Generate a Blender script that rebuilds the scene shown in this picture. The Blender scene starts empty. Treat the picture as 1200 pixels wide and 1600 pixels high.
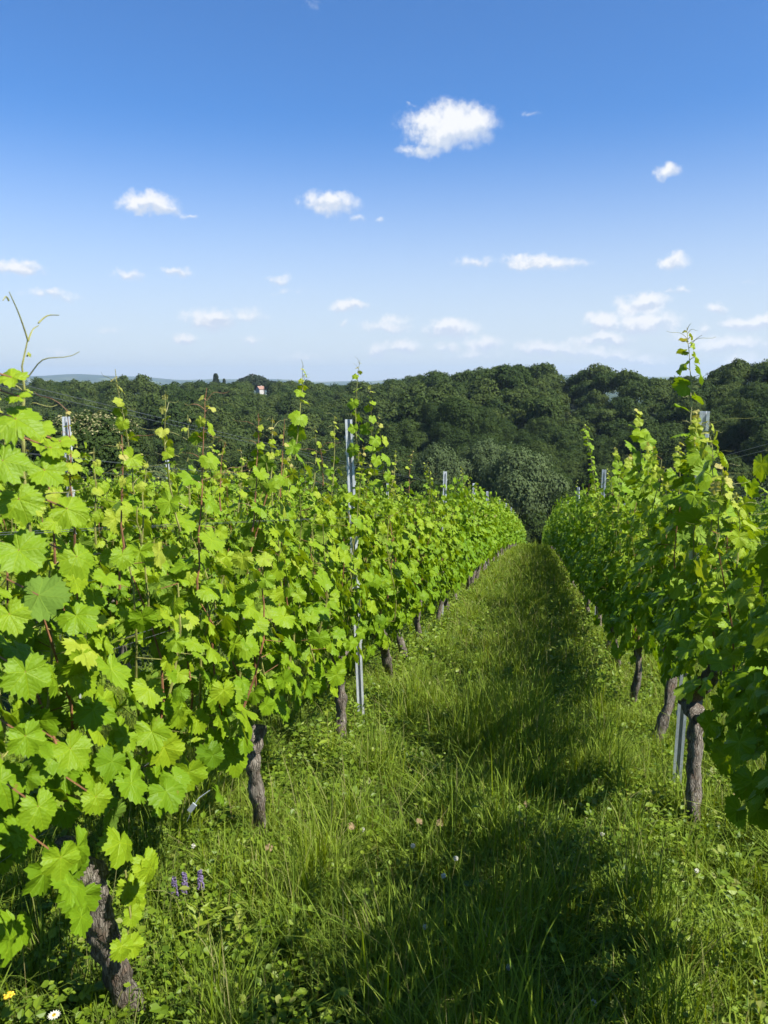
import bpy, math, random
import numpy as np
from math import radians, sin, cos, tan, atan2, pi, sqrt
from mathutils import Vector, noise as mnoise

random.seed(7)
RNG = np.random.default_rng(7)
sc = bpy.context.scene
COL = sc.collection

# ------------------------------------------------------------------ camera
PITCH = math.atan(205 / 1200.0)
YAW = radians(11.44)
CAM_Z = 1.62
cam_d = bpy.data.cameras.new('camera')
cam = bpy.data.objects.new('camera', cam_d)
COL.objects.link(cam)
cam.location = (0, 0, CAM_Z)
cam.rotation_euler = (pi / 2 - PITCH, 0, YAW)
cam_d.sensor_fit = 'VERTICAL'
cam_d.sensor_height = 36.0
cam_d.lens = 27.0
cam_d.clip_start = 0.05
cam_d.clip_end = 40000
cam_d.dof.use_dof = True
cam_d.dof.focus_distance = 5.0
cam_d.dof.aperture_fstop = 9.0
sc.camera = cam
F_PX = 1200.0
R_ = np.array([cos(YAW), sin(YAW), 0.0])
F_ = np.array([-sin(YAW) * cos(PITCH), cos(YAW) * cos(PITCH), -sin(PITCH)])
U_ = np.array([-sin(YAW) * sin(PITCH), cos(YAW) * sin(PITCH), cos(PITCH)])
CAMP = np.array([0, 0, CAM_Z])


def ray(px, py):
    d = F_ + R_ * (px - 600) / F_PX + U_ * (800 - py) / F_PX
    return d / np.linalg.norm(d)


def at_x(px, py, X):
    d = ray(px, py)
    return CAMP + d * (X / d[0])


def at_y(px, py, Y):
    d = ray(px, py)
    return CAMP + d * (Y / d[1])


def at_r(px, py, r):
    d = ray(px, py)
    return CAMP + d * (r / math.hypot(d[0], d[1]))


# ------------------------------------------------------------------ sun, sky, exposure
SUN_DIR = Vector((0.80, -0.30, 1.0)).normalized()
SUN_EL = math.asin(SUN_DIR.z)
sun_d = bpy.data.lights.new('sun', 'SUN')
sun_d.energy = 5.0
sun_d.angle = radians(0.53)
sun_d.color = (1.0, 0.95, 0.86)
sun = bpy.data.objects.new('sun', sun_d)
COL.objects.link(sun)
sun.rotation_euler = SUN_DIR.to_track_quat('Z', 'Y').to_euler()

sc.view_settings.view_transform = 'Standard'
sc.view_settings.look = 'None'
sc.view_settings.gamma = 1.0
sc.view_settings.exposure = 1.05

sc.cycles.max_bounces = 7
sc.cycles.diffuse_bounces = 3
sc.cycles.glossy_bounces = 2
sc.cycles.transmission_bounces = 4
sc.cycles.transparent_max_bounces = 4
sc.cycles.volume_bounces = 0
sc.cycles.use_denoising = True
sc.cycles.use_adaptive_sampling = True
sc.cycles.adaptive_threshold = 0.015
sc.cycles.sample_clamp_indirect = 6.0
sc.cycles.caustics_reflective = False
sc.cycles.caustics_refractive = False


class NT:
    """small helper round a node tree"""
    def __init__(self, tree):
        self.t = tree
        tree.nodes.clear()

    def n(self, typ, **kw):
        nd = self.t.nodes.new(typ)
        for k, v in kw.items():
            if k.startswith('i_'):
                key = k[2:]
                key = int(key) if key.isdigit() else key.replace('_', ' ')
                self.set(nd.inputs[key], v)
            else:
                setattr(nd, k, v)
        return nd

    def set(self, sock, v):
        if isinstance(v, bpy.types.NodeSocket):
            self.t.links.new(v, sock)
        elif isinstance(v, bpy.types.Node):
            self.t.links.new(v.outputs[0], sock)
        else:
            sock.default_value = v

    def m(self, op, a, b=None, c=None, clamp=False):
        nd = self.t.nodes.new('ShaderNodeMath')
        nd.operation = op
        nd.use_clamp = clamp
        for i, v in enumerate((a, b, c)):
            if v is not None:
                self.set(nd.inputs[i], v)
        return nd.outputs[0]

    def mix(self, fac, a, b, blend='MIX'):
        nd = self.t.nodes.new('ShaderNodeMix')
        nd.data_type = 'RGBA'
        nd.blend_type = blend
        self.set(nd.inputs[0], fac)
        self.set(nd.inputs[6], a)
        self.set(nd.inputs[7], b)
        return nd.outputs[2]

    def ramp(self, fac, stops, interp='LINEAR'):
        nd = self.t.nodes.new('ShaderNodeValToRGB')
        nd.color_ramp.interpolation = interp
        els = nd.color_ramp.elements
        while len(els) < len(stops):
            els.new(0.5)
        for e, (p, c) in zip(els, stops):
            e.position = p
            e.color = (*c, 1) if len(c) == 3 else c
        self.set(nd.inputs[0], fac)
        return nd.outputs[0]

    def maprange(self, v, a, b, c, d, typ='LINEAR'):
        nd = self.t.nodes.new('ShaderNodeMapRange')
        nd.interpolation_type = typ
        for i, x in enumerate((v, a, b, c, d)):
            self.set(nd.inputs[i], x)
        return nd.outputs[0]

    def noise(self, vec, scale, detail=4, rough=0.55, dim='3D'):
        nd = self.t.nodes.new('ShaderNodeTexNoise')
        nd.noise_dimensions = dim
        if vec is not None:
            self.set(nd.inputs['Vector'], vec)
        nd.inputs['Scale'].default_value = scale
        nd.inputs['Detail'].default_value = detail
        nd.inputs['Roughness'].default_value = rough
        return nd


# clouds: (px, py, rx, ry, strength) as seen in the picture, turned into sky directions
CLOUDS = [
    (700, 196, 66, 27, 1.25), (735, 196, 36, 26, 1.15), (664, 234, 38, 11, .9), (690, 215, 40, 20, 1.1), (665, 186, 28, 14, .95),
    (232, 315, 44, 12, 1.05), (248, 324, 34, 9, 1.0), (296, 336, 16, 5, .7),
    (513, 318, 42, 15, 1.1), (520, 309, 28, 10, 1.0), (557, 341, 14, 5, .55), (591, 340, 8, 4, .5),
    (1043, 270, 20, 10, .9), (1048, 264, 12, 8, .8),
    (28, 419, 40, 12, 1.0), (38, 410, 22, 7, .8), (200, 431, 24, 8, .8), (275, 427, 24, 7, .85), (437, 437, 18, 7, .75),
    (745, 412, 36, 8, .65), (845, 412, 66, 10, .9), (828, 405, 34, 7, .8), (1053, 414, 24, 13, 1.0), (1058, 404, 13, 9, .9),
    (80, 461, 42, 6, .5),
    (331, 499, 42, 12, .95), (338, 491, 22, 8, .8), (392, 492, 32, 10, .4), (288, 531, 21, 6, .8), (395, 533, 20, 6, .5),
    (547, 479, 27, 7, .85), (540, 505, 8, 4, .5), (606, 510, 36, 8, .6), (620, 498, 24, 7, .5),
    (705, 513, 40, 11, 1.0), (700, 506, 24, 7, .9), (756, 538, 30, 9, .95), (630, 543, 28, 9, .9), (590, 549, 18, 8, .75),
    (702, 545, 20, 6, .6), (745, 556, 36, 6, .45),
    (1000, 477, 40, 11, .95), (1012, 468, 22, 8, .9), (940, 502, 26, 11, 1.0), (1005, 503, 56, 11, 1.0), (955, 528, 30, 9, .95),
    (920, 534, 34, 6, .7), (845, 543, 42, 8, .9), (930, 552, 58, 7, .55), (962, 558, 40, 6, .65), (1000, 562, 40, 7, .5), (885, 548, 30, 6, .6),
    (1120, 483, 20, 6, .8), (1165, 505, 42, 9, 1.0), (1190, 498, 24, 7, .9), (1055, 456, 26, 4, .45), (1098, 513, 12, 7, .7), (1075, 525, 30, 8, .5),
    (1145, 538, 64, 9, .7), (1150, 565, 38, 9, .7), (830, 175, 17, 4, .4), (483, 10, 18, 4, .35), (645, 163, 10, 3, .35),
    (1165, 440, 30, 4, .25), (450, 455, 30, 5, .2), (90, 550, 30, 6, .25), (470, 560, 40, 6, .3), (180, 520, 30, 6, .2),
]
world = bpy.data.worlds.new('World')
sc.world = world
world.use_nodes = True
w = NT(world.node_tree)
sky = w.n('ShaderNodeTexSky', sky_type='NISHITA', sun_disc=False)
sky.sun_elevation = SUN_EL
sky.sun_rotation = atan2(SUN_DIR.x, SUN_DIR.y)
sky.altitude = 300
sky.air_density = 1.0
sky.dust_density = 0.9
sky.ozone_density = 2.6
tc = w.n('ShaderNodeTexCoord')
sep = w.n('ShaderNodeSeparateXYZ', i_0=tc.outputs['Generated'])
azn = w.m('ARCTAN2', sep.outputs[0], sep.outputs[1])
eln = w.m('ARCSINE', sep.outputs[2])
n1 = w.noise(tc.outputs['Generated'], 22, 6, .62)
n2 = w.noise(tc.outputs['Generated'], 75, 5, .6)
wv = w.n('ShaderNodeVectorMath', operation='SUBTRACT', i_0=n1.outputs['Color'], i_1=(.5, .5, .5))
wv2 = w.n('ShaderNodeVectorMath', operation='SUBTRACT', i_0=n2.outputs['Color'], i_1=(.5, .5, .5))
sc1 = w.n('ShaderNodeVectorMath', operation='SCALE', i_0=wv.outputs[0])
sc1.inputs['Scale'].default_value = .024
sc2 = w.n('ShaderNodeVectorMath', operation='SCALE', i_0=wv2.outputs[0])
sc2.inputs['Scale'].default_value = .013
cb = w.n('ShaderNodeCombineXYZ', i_0=azn, i_1=eln)
pp = w.n('ShaderNodeVectorMath', operation='ADD', i_0=cb.outputs[0], i_1=sc1.outputs[0])
pp = w.n('ShaderNodeVectorMath', operation='ADD', i_0=pp.outputs[0], i_1=sc2.outputs[0])
flat = w.n('ShaderNodeVectorMath', operation='MULTIPLY', i_0=pp.outputs[0], i_1=(1, 1, 0))
accS = None
S = flat.outputs[0]   # x, y: sky angles; z: the densest cloud so far
for (cx, cy, rx, ry, st) in CLOUDS:
    st = st + (.16 if cy > 445 else 0)
    ry = ry * (1.22 if cy > 445 else 1)
    d0, d1, d2 = ray(cx, cy), ray(cx + 10, cy), ray(cx, cy - 10)
    a0, e0 = atan2(d0[0], d0[1]), math.asin(d0[2])
    ax = (atan2(d1[0], d1[1]) - a0) / 10
    ey = (math.asin(d2[2]) - e0) / 10
    v = w.n('ShaderNodeVectorMath', operation='MULTIPLY_ADD', i_0=S,
            i_1=(1 / (rx * ax * 1.5), 1 / (ry * ey * 1.75), 0),
            i_2=(-a0 / (rx * ax * 1.5), -e0 / (ry * ey * 1.75), 0))
    ln = w.n('ShaderNodeVectorMath', operation='LENGTH', i_0=v.outputs[0])
    mk = w.m('MULTIPLY', w.m('SUBTRACT', 1.0, ln.outputs['Value'], clamp=True), st)
    vy = w.n('ShaderNodeSeparateXYZ', i_0=v.outputs[0]).outputs[1]
    sh = w.m('MULTIPLY', mk, vy)
    accS = sh if accS is None else w.m('ADD', accS, sh)
    zc = w.n('ShaderNodeCombineXYZ', i_0=-100.0, i_1=-100.0, i_2=mk)
    S = w.n('ShaderNodeVectorMath', operation='MAXIMUM', i_0=S, i_1=zc.outputs[0]).outputs[0]
acc = w.n('ShaderNodeSeparateXYZ', i_0=S).outputs[2]
nn = w.m('ADD', acc, w.m('MULTIPLY', w.m('SUBTRACT', n2.outputs['Fac'], .5), w.m('MULTIPLY', 1.1, w.m('MINIMUM', 1.0, w.m('MULTIPLY', acc, 4)))))
alpha = w.maprange(nn, 0.08, 0.85, 0, 1, 'SMOOTHSTEP')
alpha = w.m('MULTIPLY', alpha, .97)
lift = w.m('DIVIDE', accS, w.m('MAXIMUM', acc, .02))
core = w.maprange(w.m('ADD', lift, w.m('MULTIPLY', w.m('SUBTRACT', n2.outputs['Fac'], .5), 1.3)), -.42, .12, 0, 1, 'SMOOTHSTEP')
CL = 9.9
ccol = w.mix(core, (.66 * CL, .74 * CL, .88 * CL, 1), (.97 * CL, .98 * CL, 1.0 * CL, 1))
# thin haze veil low over the horizon
veil = w.maprange(eln, 0.0, .32, .80, 0.0, 'SMOOTHSTEP')
base = w.mix(1.0, sky.outputs[0], (0.69, 1.20, 1.76, 1), 'MULTIPLY')
base = w.mix(veil, base, (8.0, 8.35, 8.7, 1))
out = w.mix(alpha, base, ccol)
bg = w.n('ShaderNodeBackground', i_Color=out, i_Strength=.05)
w.n('ShaderNodeOutputWorld', i_Surface=bg.outputs[0])


# ------------------------------------------------------------------ mesh helpers
def mk_mesh(name, V, faces, attr=None, mats=(), smooth=False):
    """V (n,3); faces: list of (array (m,k) of vertex ids, material index)"""
    me = bpy.data.meshes.new(name)
    V = np.asarray(V, np.float32)
    me.vertices.add(len(V))
    me.vertices.foreach_set('co', V.ravel())
    loops, starts, mi = [], [], []
    off = 0
    for f, m in faces:
        f = np.asarray(f, np.int32)
        if len(f) == 0:
            continue
        k = f.shape[1]
        loops.append(f.ravel())
        starts.append(off + np.arange(len(f)) * k)
        mi.append(np.full(len(f), m, np.int32))
        off += f.size
    loops = np.concatenate(loops)
    starts = np.concatenate(starts).astype(np.int32)
    mi = np.concatenate(mi)
    me.loops.add(len(loops))
    me.loops.foreach_set('vertex_index', loops)
    me.polygons.add(len(starts))
    me.polygons.foreach_set('loop_start', starts)
    me.polygons.foreach_set('material_index', mi)
    me.polygons.foreach_set('use_smooth', np.full(len(starts), smooth, bool))
    if attr is not None:
        a = me.attributes.new('lv', 'FLOAT_VECTOR', 'POINT')
        a.data.foreach_set('vector', np.asarray(attr, np.float32).ravel())
    for m in mats:
        me.materials.append(m)
    me.update(calc_edges=True)
    return me


class MB:
    def __init__(self):
        self.V, self.A, self.F, self.n = [], [], {}, 0

    def add(self, V, F, A=None, mat=0):
        V = np.asarray(V, float).reshape(-1, 3)
        self.V.append(V)
        if A is None:
            A = np.zeros((len(V), 3))
        A = np.asarray(A, float)
        self.A.append(A)
        F = np.asarray(F)
        self.F.setdefault((F.shape[1], mat), []).append(F + self.n)
        self.n += len(V)

    def mesh(self, name, mats, smooth=False):
        faces = [(np.concatenate(v), k[1]) for k, v in self.F.items()]
        return mk_mesh(name, np.concatenate(self.V), faces, np.concatenate(self.A), mats, smooth)

    def build(self, name, mats, parent=None, smooth=False):
        me = self.mesh(name, mats if isinstance(mats, (list, tuple)) else [mats], smooth)
        o = bpy.data.objects.new(name, me)
        COL.objects.link(o)
        if parent:
            o.parent = parent
        return o

    def box(self, c, s, mat=0, rot=None, tint=0.0):
        x, y, z = np.array(s) / 2
        V = np.array([[i, j, k] for i in (-x, x) for j in (-y, y) for k in (-z, z)])
        if rot is not None:
            V = V @ np.asarray(rot).T
        F = np.array([[0, 1, 3, 2], [4, 6, 7, 5], [0, 4, 5, 1], [2, 3, 7, 6], [0, 2, 6, 4], [1, 5, 7, 3]])
        A = np.zeros((8, 3))
        A[:, 2] = tint
        self.add(V + np.array(c), F, A, mat)

    def tube(self, pts, rad, sides=6, mat=0, tint=0.0, rough=0.0, nscale=20.0, seed=0.0):
        pts = np.asarray(pts, float)
        n = len(pts)
        rad = np.broadcast_to(np.asarray(rad, float), (n,))
        T = np.gradient(pts, axis=0)
        T /= np.linalg.norm(T, axis=1)[:, None] + 1e-9
        ref = np.array([0.0, 0, 1]) if abs(T[0, 2]) < .8 else np.array([1.0, 0, 0])
        Vs, As = [], []
        ang = np.arange(sides) * 2 * pi / sides
        ln = 0
        for i in range(n):
            b = np.cross(T[i], ref)
            b /= np.linalg.norm(b) + 1e-9
            ref = np.cross(b, T[i])
            if i:
                ln += np.linalg.norm(pts[i] - pts[i - 1])
            r = np.full(sides, rad[i])
            if rough:
                for k in range(sides):
                    q = Vector((pts[i] + (b * cos(ang[k]) + ref * sin(ang[k])) * rad[i]).tolist())
                    q2 = Vector((q.x * nscale, q.y * nscale, q.z * nscale * .45 + seed))
                    r[k] *= 1 + rough * mnoise.noise(q2) + rough * .55 * mnoise.noise(q2 * 2.7)
            Vs.append(pts[i] + np.outer(np.cos(ang) * r, b) + np.outer(np.sin(ang) * r, ref))
            As.append(np.stack([ang, np.full(sides, ln), np.full(sides, tint)], 1))
        F = []
        for i in range(n - 1):
            for k in range(sides):
                k2 = (k + 1) % sides
                F.append([i * sides + k, i * sides + k2, (i + 1) * sides + k2, (i + 1) * sides + k])
        V = np.concatenate(Vs + [pts[:1], pts[-1:]])
        A = np.concatenate(As + [[[0, 0, tint]], [[0, ln, tint]]])
        cap = [[n * sides, (k + 1) % sides, k] for k in range(sides)] + \
              [[n * sides + 1, (n - 1) * sides + k, (n - 1) * sides + (k + 1) % sides] for k in range(sides)]
        base = self.n
        self.add(V, F, A, mat)
        self.F.setdefault((3, mat), []).append(np.array(cap) + base)


def empty(name, loc=(0, 0, 0), rz=0.0):
    o = bpy.data.objects.new(name, None)
    o.empty_display_size = .1
    COL.objects.link(o)
    o.location = loc
    o.rotation_euler = (0, 0, rz)
    return o


def tag(o, label=None, cat=None, group=None, kind=None):
    if label:
        o['label'] = label
    if cat:
        o['category'] = cat
    if group:
        o['group'] = group
    if kind:
        o['kind'] = kind
    return o


def copy_tree(o, parent=None):
    c = o.copy()
    COL.objects.link(c)
    c.parent = parent
    for ch in list(o.children):
        copy_tree(ch, c)
    return c


# ------------------------------------------------------------------ materials
def new_mat(name):
    m = bpy.data.materials.new(name)
    m.use_nodes = True
    return m, NT(m.node_tree)


def leaf_like(name, stops, trans=.42, rough=.45, spec=.4, veins=False, objvar=.0, tmul=(1.25, 1.15, .35), bump=.0, nscale=60):
    m, t = new_mat(name)
    at = t.n('ShaderNodeAttribute', attribute_name='lv')
    sp = t.n('ShaderNodeSeparateXYZ', i_0=at.outputs['Vector'])
    u, v, tint = sp.outputs
    oi = t.n('ShaderNodeObjectInfo')
    if objvar:
        tint = t.m('ADD', tint, t.m('MULTIPLY', t.m('SUBTRACT', oi.outputs['Random'], .5), objvar))
    col = t.ramp(tint, stops)
    bnode = None
    if veins:
        co = t.n('ShaderNodeTexCoord')
        nw = t.noise(co.outputs['Object'], 30, 3)
        th = t.m('ADD', t.m('ARCTAN2', u, v), t.m('MULTIPLY', t.m('SUBTRACT', nw.outputs['Fac'], .5), .35))
        r = t.m('SQRT', t.m('ADD', t.m('MULTIPLY', u, u), t.m('MULTIPLY', v, v)))
        fold = t.m('PINGPONG', th, radians(25))
        along = t.m('MULTIPLY', r, t.m('COSINE', fold))
        across = t.m('MULTIPLY', r, t.m('SINE', fold))
        main = t.maprange(across, 0.006, .028, 1, 0)
        saw = t.m('PINGPONG', t.m('ADD', t.m('SUBTRACT', along, t.m('MULTIPLY', across, t.m('ADD', .4, t.m('MULTIPLY', nw.outputs['Fac'], .9)))), 10), .085)
        sec = t.m('MULTIPLY', t.maprange(saw, .002, .016, 1, 0), .32)
        vein = t.m('MAXIMUM', main, sec)
        nz = t.noise(co.outputs['Object'], 55, 4)
        nz2 = t.noise(co.outputs['Object'], 260, 2)
        col = t.mix(t.m('MULTIPLY', nz.outputs['Fac'], .55), col, t.mix(1.0, col, (1.35, 1.12, .7, 1), 'MULTIPLY'))
        col = t.mix(t.m('MULTIPLY', vein, .45), col, t.mix(1.0, col, (1.7, 1.45, 1.5, 1), 'MULTIPLY'))
        # a few small brown blemishes
        bl = t.maprange(t.noise(co.outputs['Object'], 21, 3).outputs['Fac'], .73, .78, 0, .7)
        col = t.mix(bl, col, (.22, .16, .04, 1))
        hgt = t.m('ADD', t.m('MULTIPLY', vein, -.8), t.m('MULTIPLY', saw, 2.5))
        hgt = t.m('ADD', hgt, t.m('MULTIPLY', nz2.outputs['Fac'], .35))
        bnode = t.n('ShaderNodeBump', i_Height=hgt)
        bnode.inputs['Strength'].default_value = .38
        bnode.inputs['Distance'].default_value = .0035
    geo = t.n('ShaderNodeNewGeometry')
    front = t.mix(geo.outputs['Backfacing'], col, t.mix(.25, col, (.16, .24, .08, 1)))
    p = t.n('ShaderNodeBsdfPrincipled')
    t.set(p.inputs['Base Color'], front)
    t.set(p.inputs['Roughness'], t.mix(geo.outputs['Backfacing'], (rough,) * 3 + (1,), (.8, .8, .8, 1)))
    p.inputs['Specular IOR Level'].default_value = spec
    tr = t.n('ShaderNodeBsdfTranslucent')
    t.set(tr.inputs['Color'], t.mix(1.0, col, (*tmul, 1), 'MULTIPLY'))
    if bnode:
        t.set(p.inputs['Normal'], bnode.outputs[0])
    mx = t.n('ShaderNodeMixShader', i_0=trans, i_1=p.outputs[0], i_2=tr.outputs[0])
    t.n('ShaderNodeOutputMaterial', i_Surface=mx.outputs[0])
    return m


M_LEAF = leaf_like('vine leaf', [(0, (0.066, 0.145, 0.006)), (.35, (0.128, 0.240, 0.008)), (.7, (0.200, 0.305, 0.012)), (.9, (0.275, 0.345, 0.040)), (1, (0.3600, 0.3450, 0.1200))],
                   trans=.32, rough=.5, spec=.22, veins=True, objvar=.10)
M_LEAF_FAR = leaf_like('vine leaf plain', [(0, (0.066, 0.145, 0.006)), (.35, (0.128, 0.240, 0.008)), (.7, (0.200, 0.305, 0.012)), (.9, (0.275, 0.345, 0.040)), (1, (0.3600, 0.3450, 0.1200))],
                       trans=.32, rough=.5, spec=.2, objvar=.12)
M_GRASS = leaf_like('grass blade', [(0, (0.040, 0.075, 0.004)), (.35, (0.135, 0.210, 0.006)), (.7, (0.240, 0.315, 0.012)), (.9, (0.1980, 0.2178, 0.0396)), (1, (0.3168, 0.2640, 0.1188))],
                    trans=.36, rough=.5, spec=.2)
M_WEED = leaf_like('weed leaf', [(0, (0.055, 0.105, 0.006)), (.5, (0.125, 0.200, 0.009)), (.9, (0.200, 0.270, 0.018)), (1, (0.1980, 0.2244, 0.0462))],
                   trans=.32, rough=.5, spec=.35)
M_TREE = leaf_like('tree foliage', [(0, (0.0230, 0.0403, 0.0101)), (.5, (0.0374, 0.0634, 0.0144)), (1, (0.0605, 0.0864, 0.0202))],
                   trans=.25, rough=.75, spec=.08, objvar=.75, tmul=(1.1, 1.1, .5))
M_TREE_GREY = leaf_like('grey green foliage', [(0, (0.054, 0.082, 0.029)), (1, (0.094, 0.128, 0.048))], trans=.2, rough=.75, spec=.08, objvar=.3, tmul=(1, 1.1, .6))
M_TREE_DARK = leaf_like('dark needle foliage', [(0, (0.0120, 0.0225, 0.0097)), (1, (0.0225, 0.0360, 0.0135))], trans=.1, rough=.7, spec=.2, objvar=.3)
M_BLOOM = leaf_like('cream blossom foliage', [(0, (.16, .17, .06)), (1, (.34, .31, .15))], trans=.2, rough=.7, spec=.2)


def simple(name, col, rough=.7, metal=0.0, spec=.4, nscale=0, var=.2, bump=0.0, trans=0):
    m, t = new_mat(name)
    p = t.n('ShaderNodeBsdfPrincipled')
    p.inputs['Roughness'].default_value = rough
    p.inputs['Metallic'].default_value = metal
    p.inputs['Specular IOR Level'].default_value = spec
    if nscale:
        co = t.n('ShaderNodeTexCoord')
        nz = t.noise(co.outputs['Object'], nscale, 5)
        c2 = tuple(c * (1 - var) for c in col)
        c3 = tuple(min(1, c * (1 + var)) for c in col)
        t.set(p.inputs['Base Color'], t.ramp(nz.outputs['Fac'], [(.3, c2), (.7, c3)]))
        if bump:
            b = t.n('ShaderNodeBump', i_Height=nz.outputs['Fac'])
            b.inputs['Strength'].default_value = bump
            b.inputs['Distance'].default_value = .01
            t.set(p.inputs['Normal'], b.outputs[0])
    else:
        p.inputs['Base Color'].default_value = (*col, 1)
    t.n('ShaderNodeOutputMaterial', i_Surface=p.outputs[0])
    return m


M_CANE = simple('green cane', (.20, .20, .055), .5, nscale=30, var=.45)
M_CANE_RED = simple('ripening cane', (.20, .095, .045), .5, nscale=25, var=.4)
M_TREEBARK = simple('tree bark', (.09, .075, .055), .9, nscale=2, var=.4)
M_PETAL_P = simple('purple petals', (.13, .10, .19), .6, nscale=200, var=.4)
M_PETAL_W = simple('white petals', (.50, .50, .40), .6, nscale=200, var=.12)
M_PETAL_Y = simple('yellow petals', (.75, .50, .04), .6)
M_DRY = simple('dry brown leaf', (.20, .14, .07), .8, nscale=30, var=.35)
M_WALLW = simple('white plaster', (.42, .41, .39), .8, nscale=1, var=.05)
M_ROOF = simple('red roof tiles', (.26, .15, .11), .8, nscale=2, var=.2)
M_DARKGLASS = simple('dark window', (.03, .035, .04), .2)
M_TIE = simple('pale plastic', (.30, .34, .38), .5)

# bark of the old vines
M_BARK, t = new_mat('old vine bark')
co = t.n('ShaderNodeTexCoord')
mp = t.n('ShaderNodeMapping', i_Vector=co.outputs['Object'])
mp.inputs['Scale'].default_value = (1, 1, .12)
nz = t.noise(mp.outputs[0], 60, 8, .7)
nzb = t.noise(co.outputs['Object'], 14, 5, .65)
wv_ = t.n('ShaderNodeTexVoronoi', feature='DISTANCE_TO_EDGE', i_Vector=mp.outputs[0])
wv_.inputs['Scale'].default_value = 120
crk = t.maprange(wv_.outputs['Distance'], 0, .16, .45, 1)
cc = t.ramp(nz.outputs['Fac'], [(.28, (.035, .029, .023)), (.45, (.14, .12, .095)), (.6, (.29, .26, .215)), (.78, (.46, .43, .38))])
cc = t.mix(t.maprange(nzb.outputs['Fac'], .52, .70, 0, .6), cc, (.17, .095, .055, 1))
cc = t.mix(t.m('SUBTRACT', 1.0, crk), cc, (.05, .036, .026, 1))
mos = t.maprange(t.noise(co.outputs['Object'], 9, 4).outputs['Fac'], .62, .72, 0, .55)
cc = t.mix(mos, cc, (.10, .11, .035, 1))
hh = t.m('ADD', t.m('MULTIPLY', nz.outputs['Fac'], 1.0), t.m('MULTIPLY', crk, .6))
bb = t.n('ShaderNodeBump', i_Height=hh)
bb.inputs['Strength'].default_value = 1.0
bb.inputs['Distance'].default_value = .012
pb = t.n('ShaderNodeBsdfPrincipled', i_Normal=bb.outputs[0])
t.set(pb.inputs['Base Color'], cc)
pb.inputs['Roughness'].default_value = .92
pb.inputs['Specular IOR Level'].default_value = .2
t.n('ShaderNodeOutputMaterial', i_Surface=pb.outputs[0])

# galvanised steel
M_STEEL, t = new_mat('galvanised steel')
co = t.n('ShaderNodeTexCoord')
nz = t.noise(co.outputs['Object'], 25, 5)
vo = t.n('ShaderNodeTexVoronoi', i_Vector=co.outputs['Object'])
vo.inputs['Scale'].default_value = 90
cc = t.mix(.4, t.ramp(nz.outputs['Fac'], [(.3, (.42, .45, .47)), (.7, (.68, .71, .73))]), t.ramp(vo.outputs['Color'], [(0, (.38, .42, .45)), (1, (.66, .70, .73))]))
p_ = t.n('ShaderNodeBsdfPrincipled')
t.set(p_.inputs['Base Color'], cc)
p_.inputs['Metallic'].default_value = .3
t.set(p_.inputs['Roughness'], t.maprange(nz.outputs['Fac'], .3, .7, .38, .6))
t.n('ShaderNodeOutputMaterial', i_Surface=p_.outputs[0])
M_WIRE = simple('wire', (.20, .21, .22), .4, metal=.6)

# ground sheet
M_GROUND, t = new_mat('ground')
geo = t.n('ShaderNodeNewGeometry')
pos = geo.outputs['Position']
na = t.noise(pos, .9, 6, .65)
nb = t.noise(pos, 14, 6, .7)
near = t.ramp(nb.outputs['Fac'], [(.3, (.018, .022, .008)), (.5, (.040, .052, .014)), (.66, (.062, .075, .020)), (.8, (.11, .085, .045))])
near = t.mix(t.m('MULTIPLY', na.outputs['Fac'], .5), near, (.05, .085, .016, 1))
nf = t.noise(pos, .0016, 4, .6)
nfield = t.n('ShaderNodeTexVoronoi', i_Vector=pos)
nfield.inputs['Scale'].default_value = .0035
far = t.ramp(nfield.outputs['Color'], [(.25, (.025, .045, .015)), (.5, (.04, .065, .02)), (.62, (.13, .17, .05)), (.85, (.20, .20, .08))])
far = t.mix(t.maprange(nf.outputs['Fac'], .44, .56, 0, 1), far, (.028, .048, .016, 1))
vl = t.n('ShaderNodeVectorMath', operation='LENGTH', i_0=pos)
gc = t.mix(t.maprange(vl.outputs['Value'], 700, 1500, 0, 1), t.mix(t.maprange(vl.outputs['Value'], 70, 110, 0, 1), near, (.020, .034, .012, 1)), far)
bmp = t.n('ShaderNodeBump', i_Height=nb.outputs['Fac'])
bmp.inputs['Strength'].default_value = .6
bmp.inputs['Distance'].default_value = .03
pg = t.n('ShaderNodeBsdfPrincipled', i_Normal=bmp.outputs[0])
t.set(pg.inputs['Base Color'], gc)
pg.inputs['Roughness'].default_value = .95
pg.inputs['Specular IOR Level'].default_value = .15
t.n('ShaderNodeOutputMaterial', i_Surface=pg.outputs[0])

# ------------------------------------------------------------------ terrain
SL = tan(radians(8.7))
KC = .0006
RIDGE = [(-600, 605, 640), (0, 603, 640), (150, 602, 640), (250, 608, 640), (350, 612, 650), (450, 611, 640), (540, 608, 560), (600, 602, 520),
         (660, 589, 500), (720, 585, 490), (780, 579, 480), (850, 588, 470), (868, 604, 465), (885, 616, 455), (912, 616, 450), (935, 602, 430), (1000, 596, 390),
         (1050, 597, 360), (1100, 586, 330), (1150, 571, 310), (1200, 566, 300), (1500, 560, 300)]
_az, _el, _rr = [], [], []
for (px, py, rr) in RIDGE:
    d = ray(px, py)
    _az.append(atan2(d[0], d[1]))
    _el.append(d[2] / math.hypot(d[0], d[1]))
    _rr.append(rr)


def sstep(a, b, x):
    q = np.clip((x - a) / (b - a), 0, 1)
    return q * q * (3 - 2 * q)


HOUSE = at_r(407, 612, 615)


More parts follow.
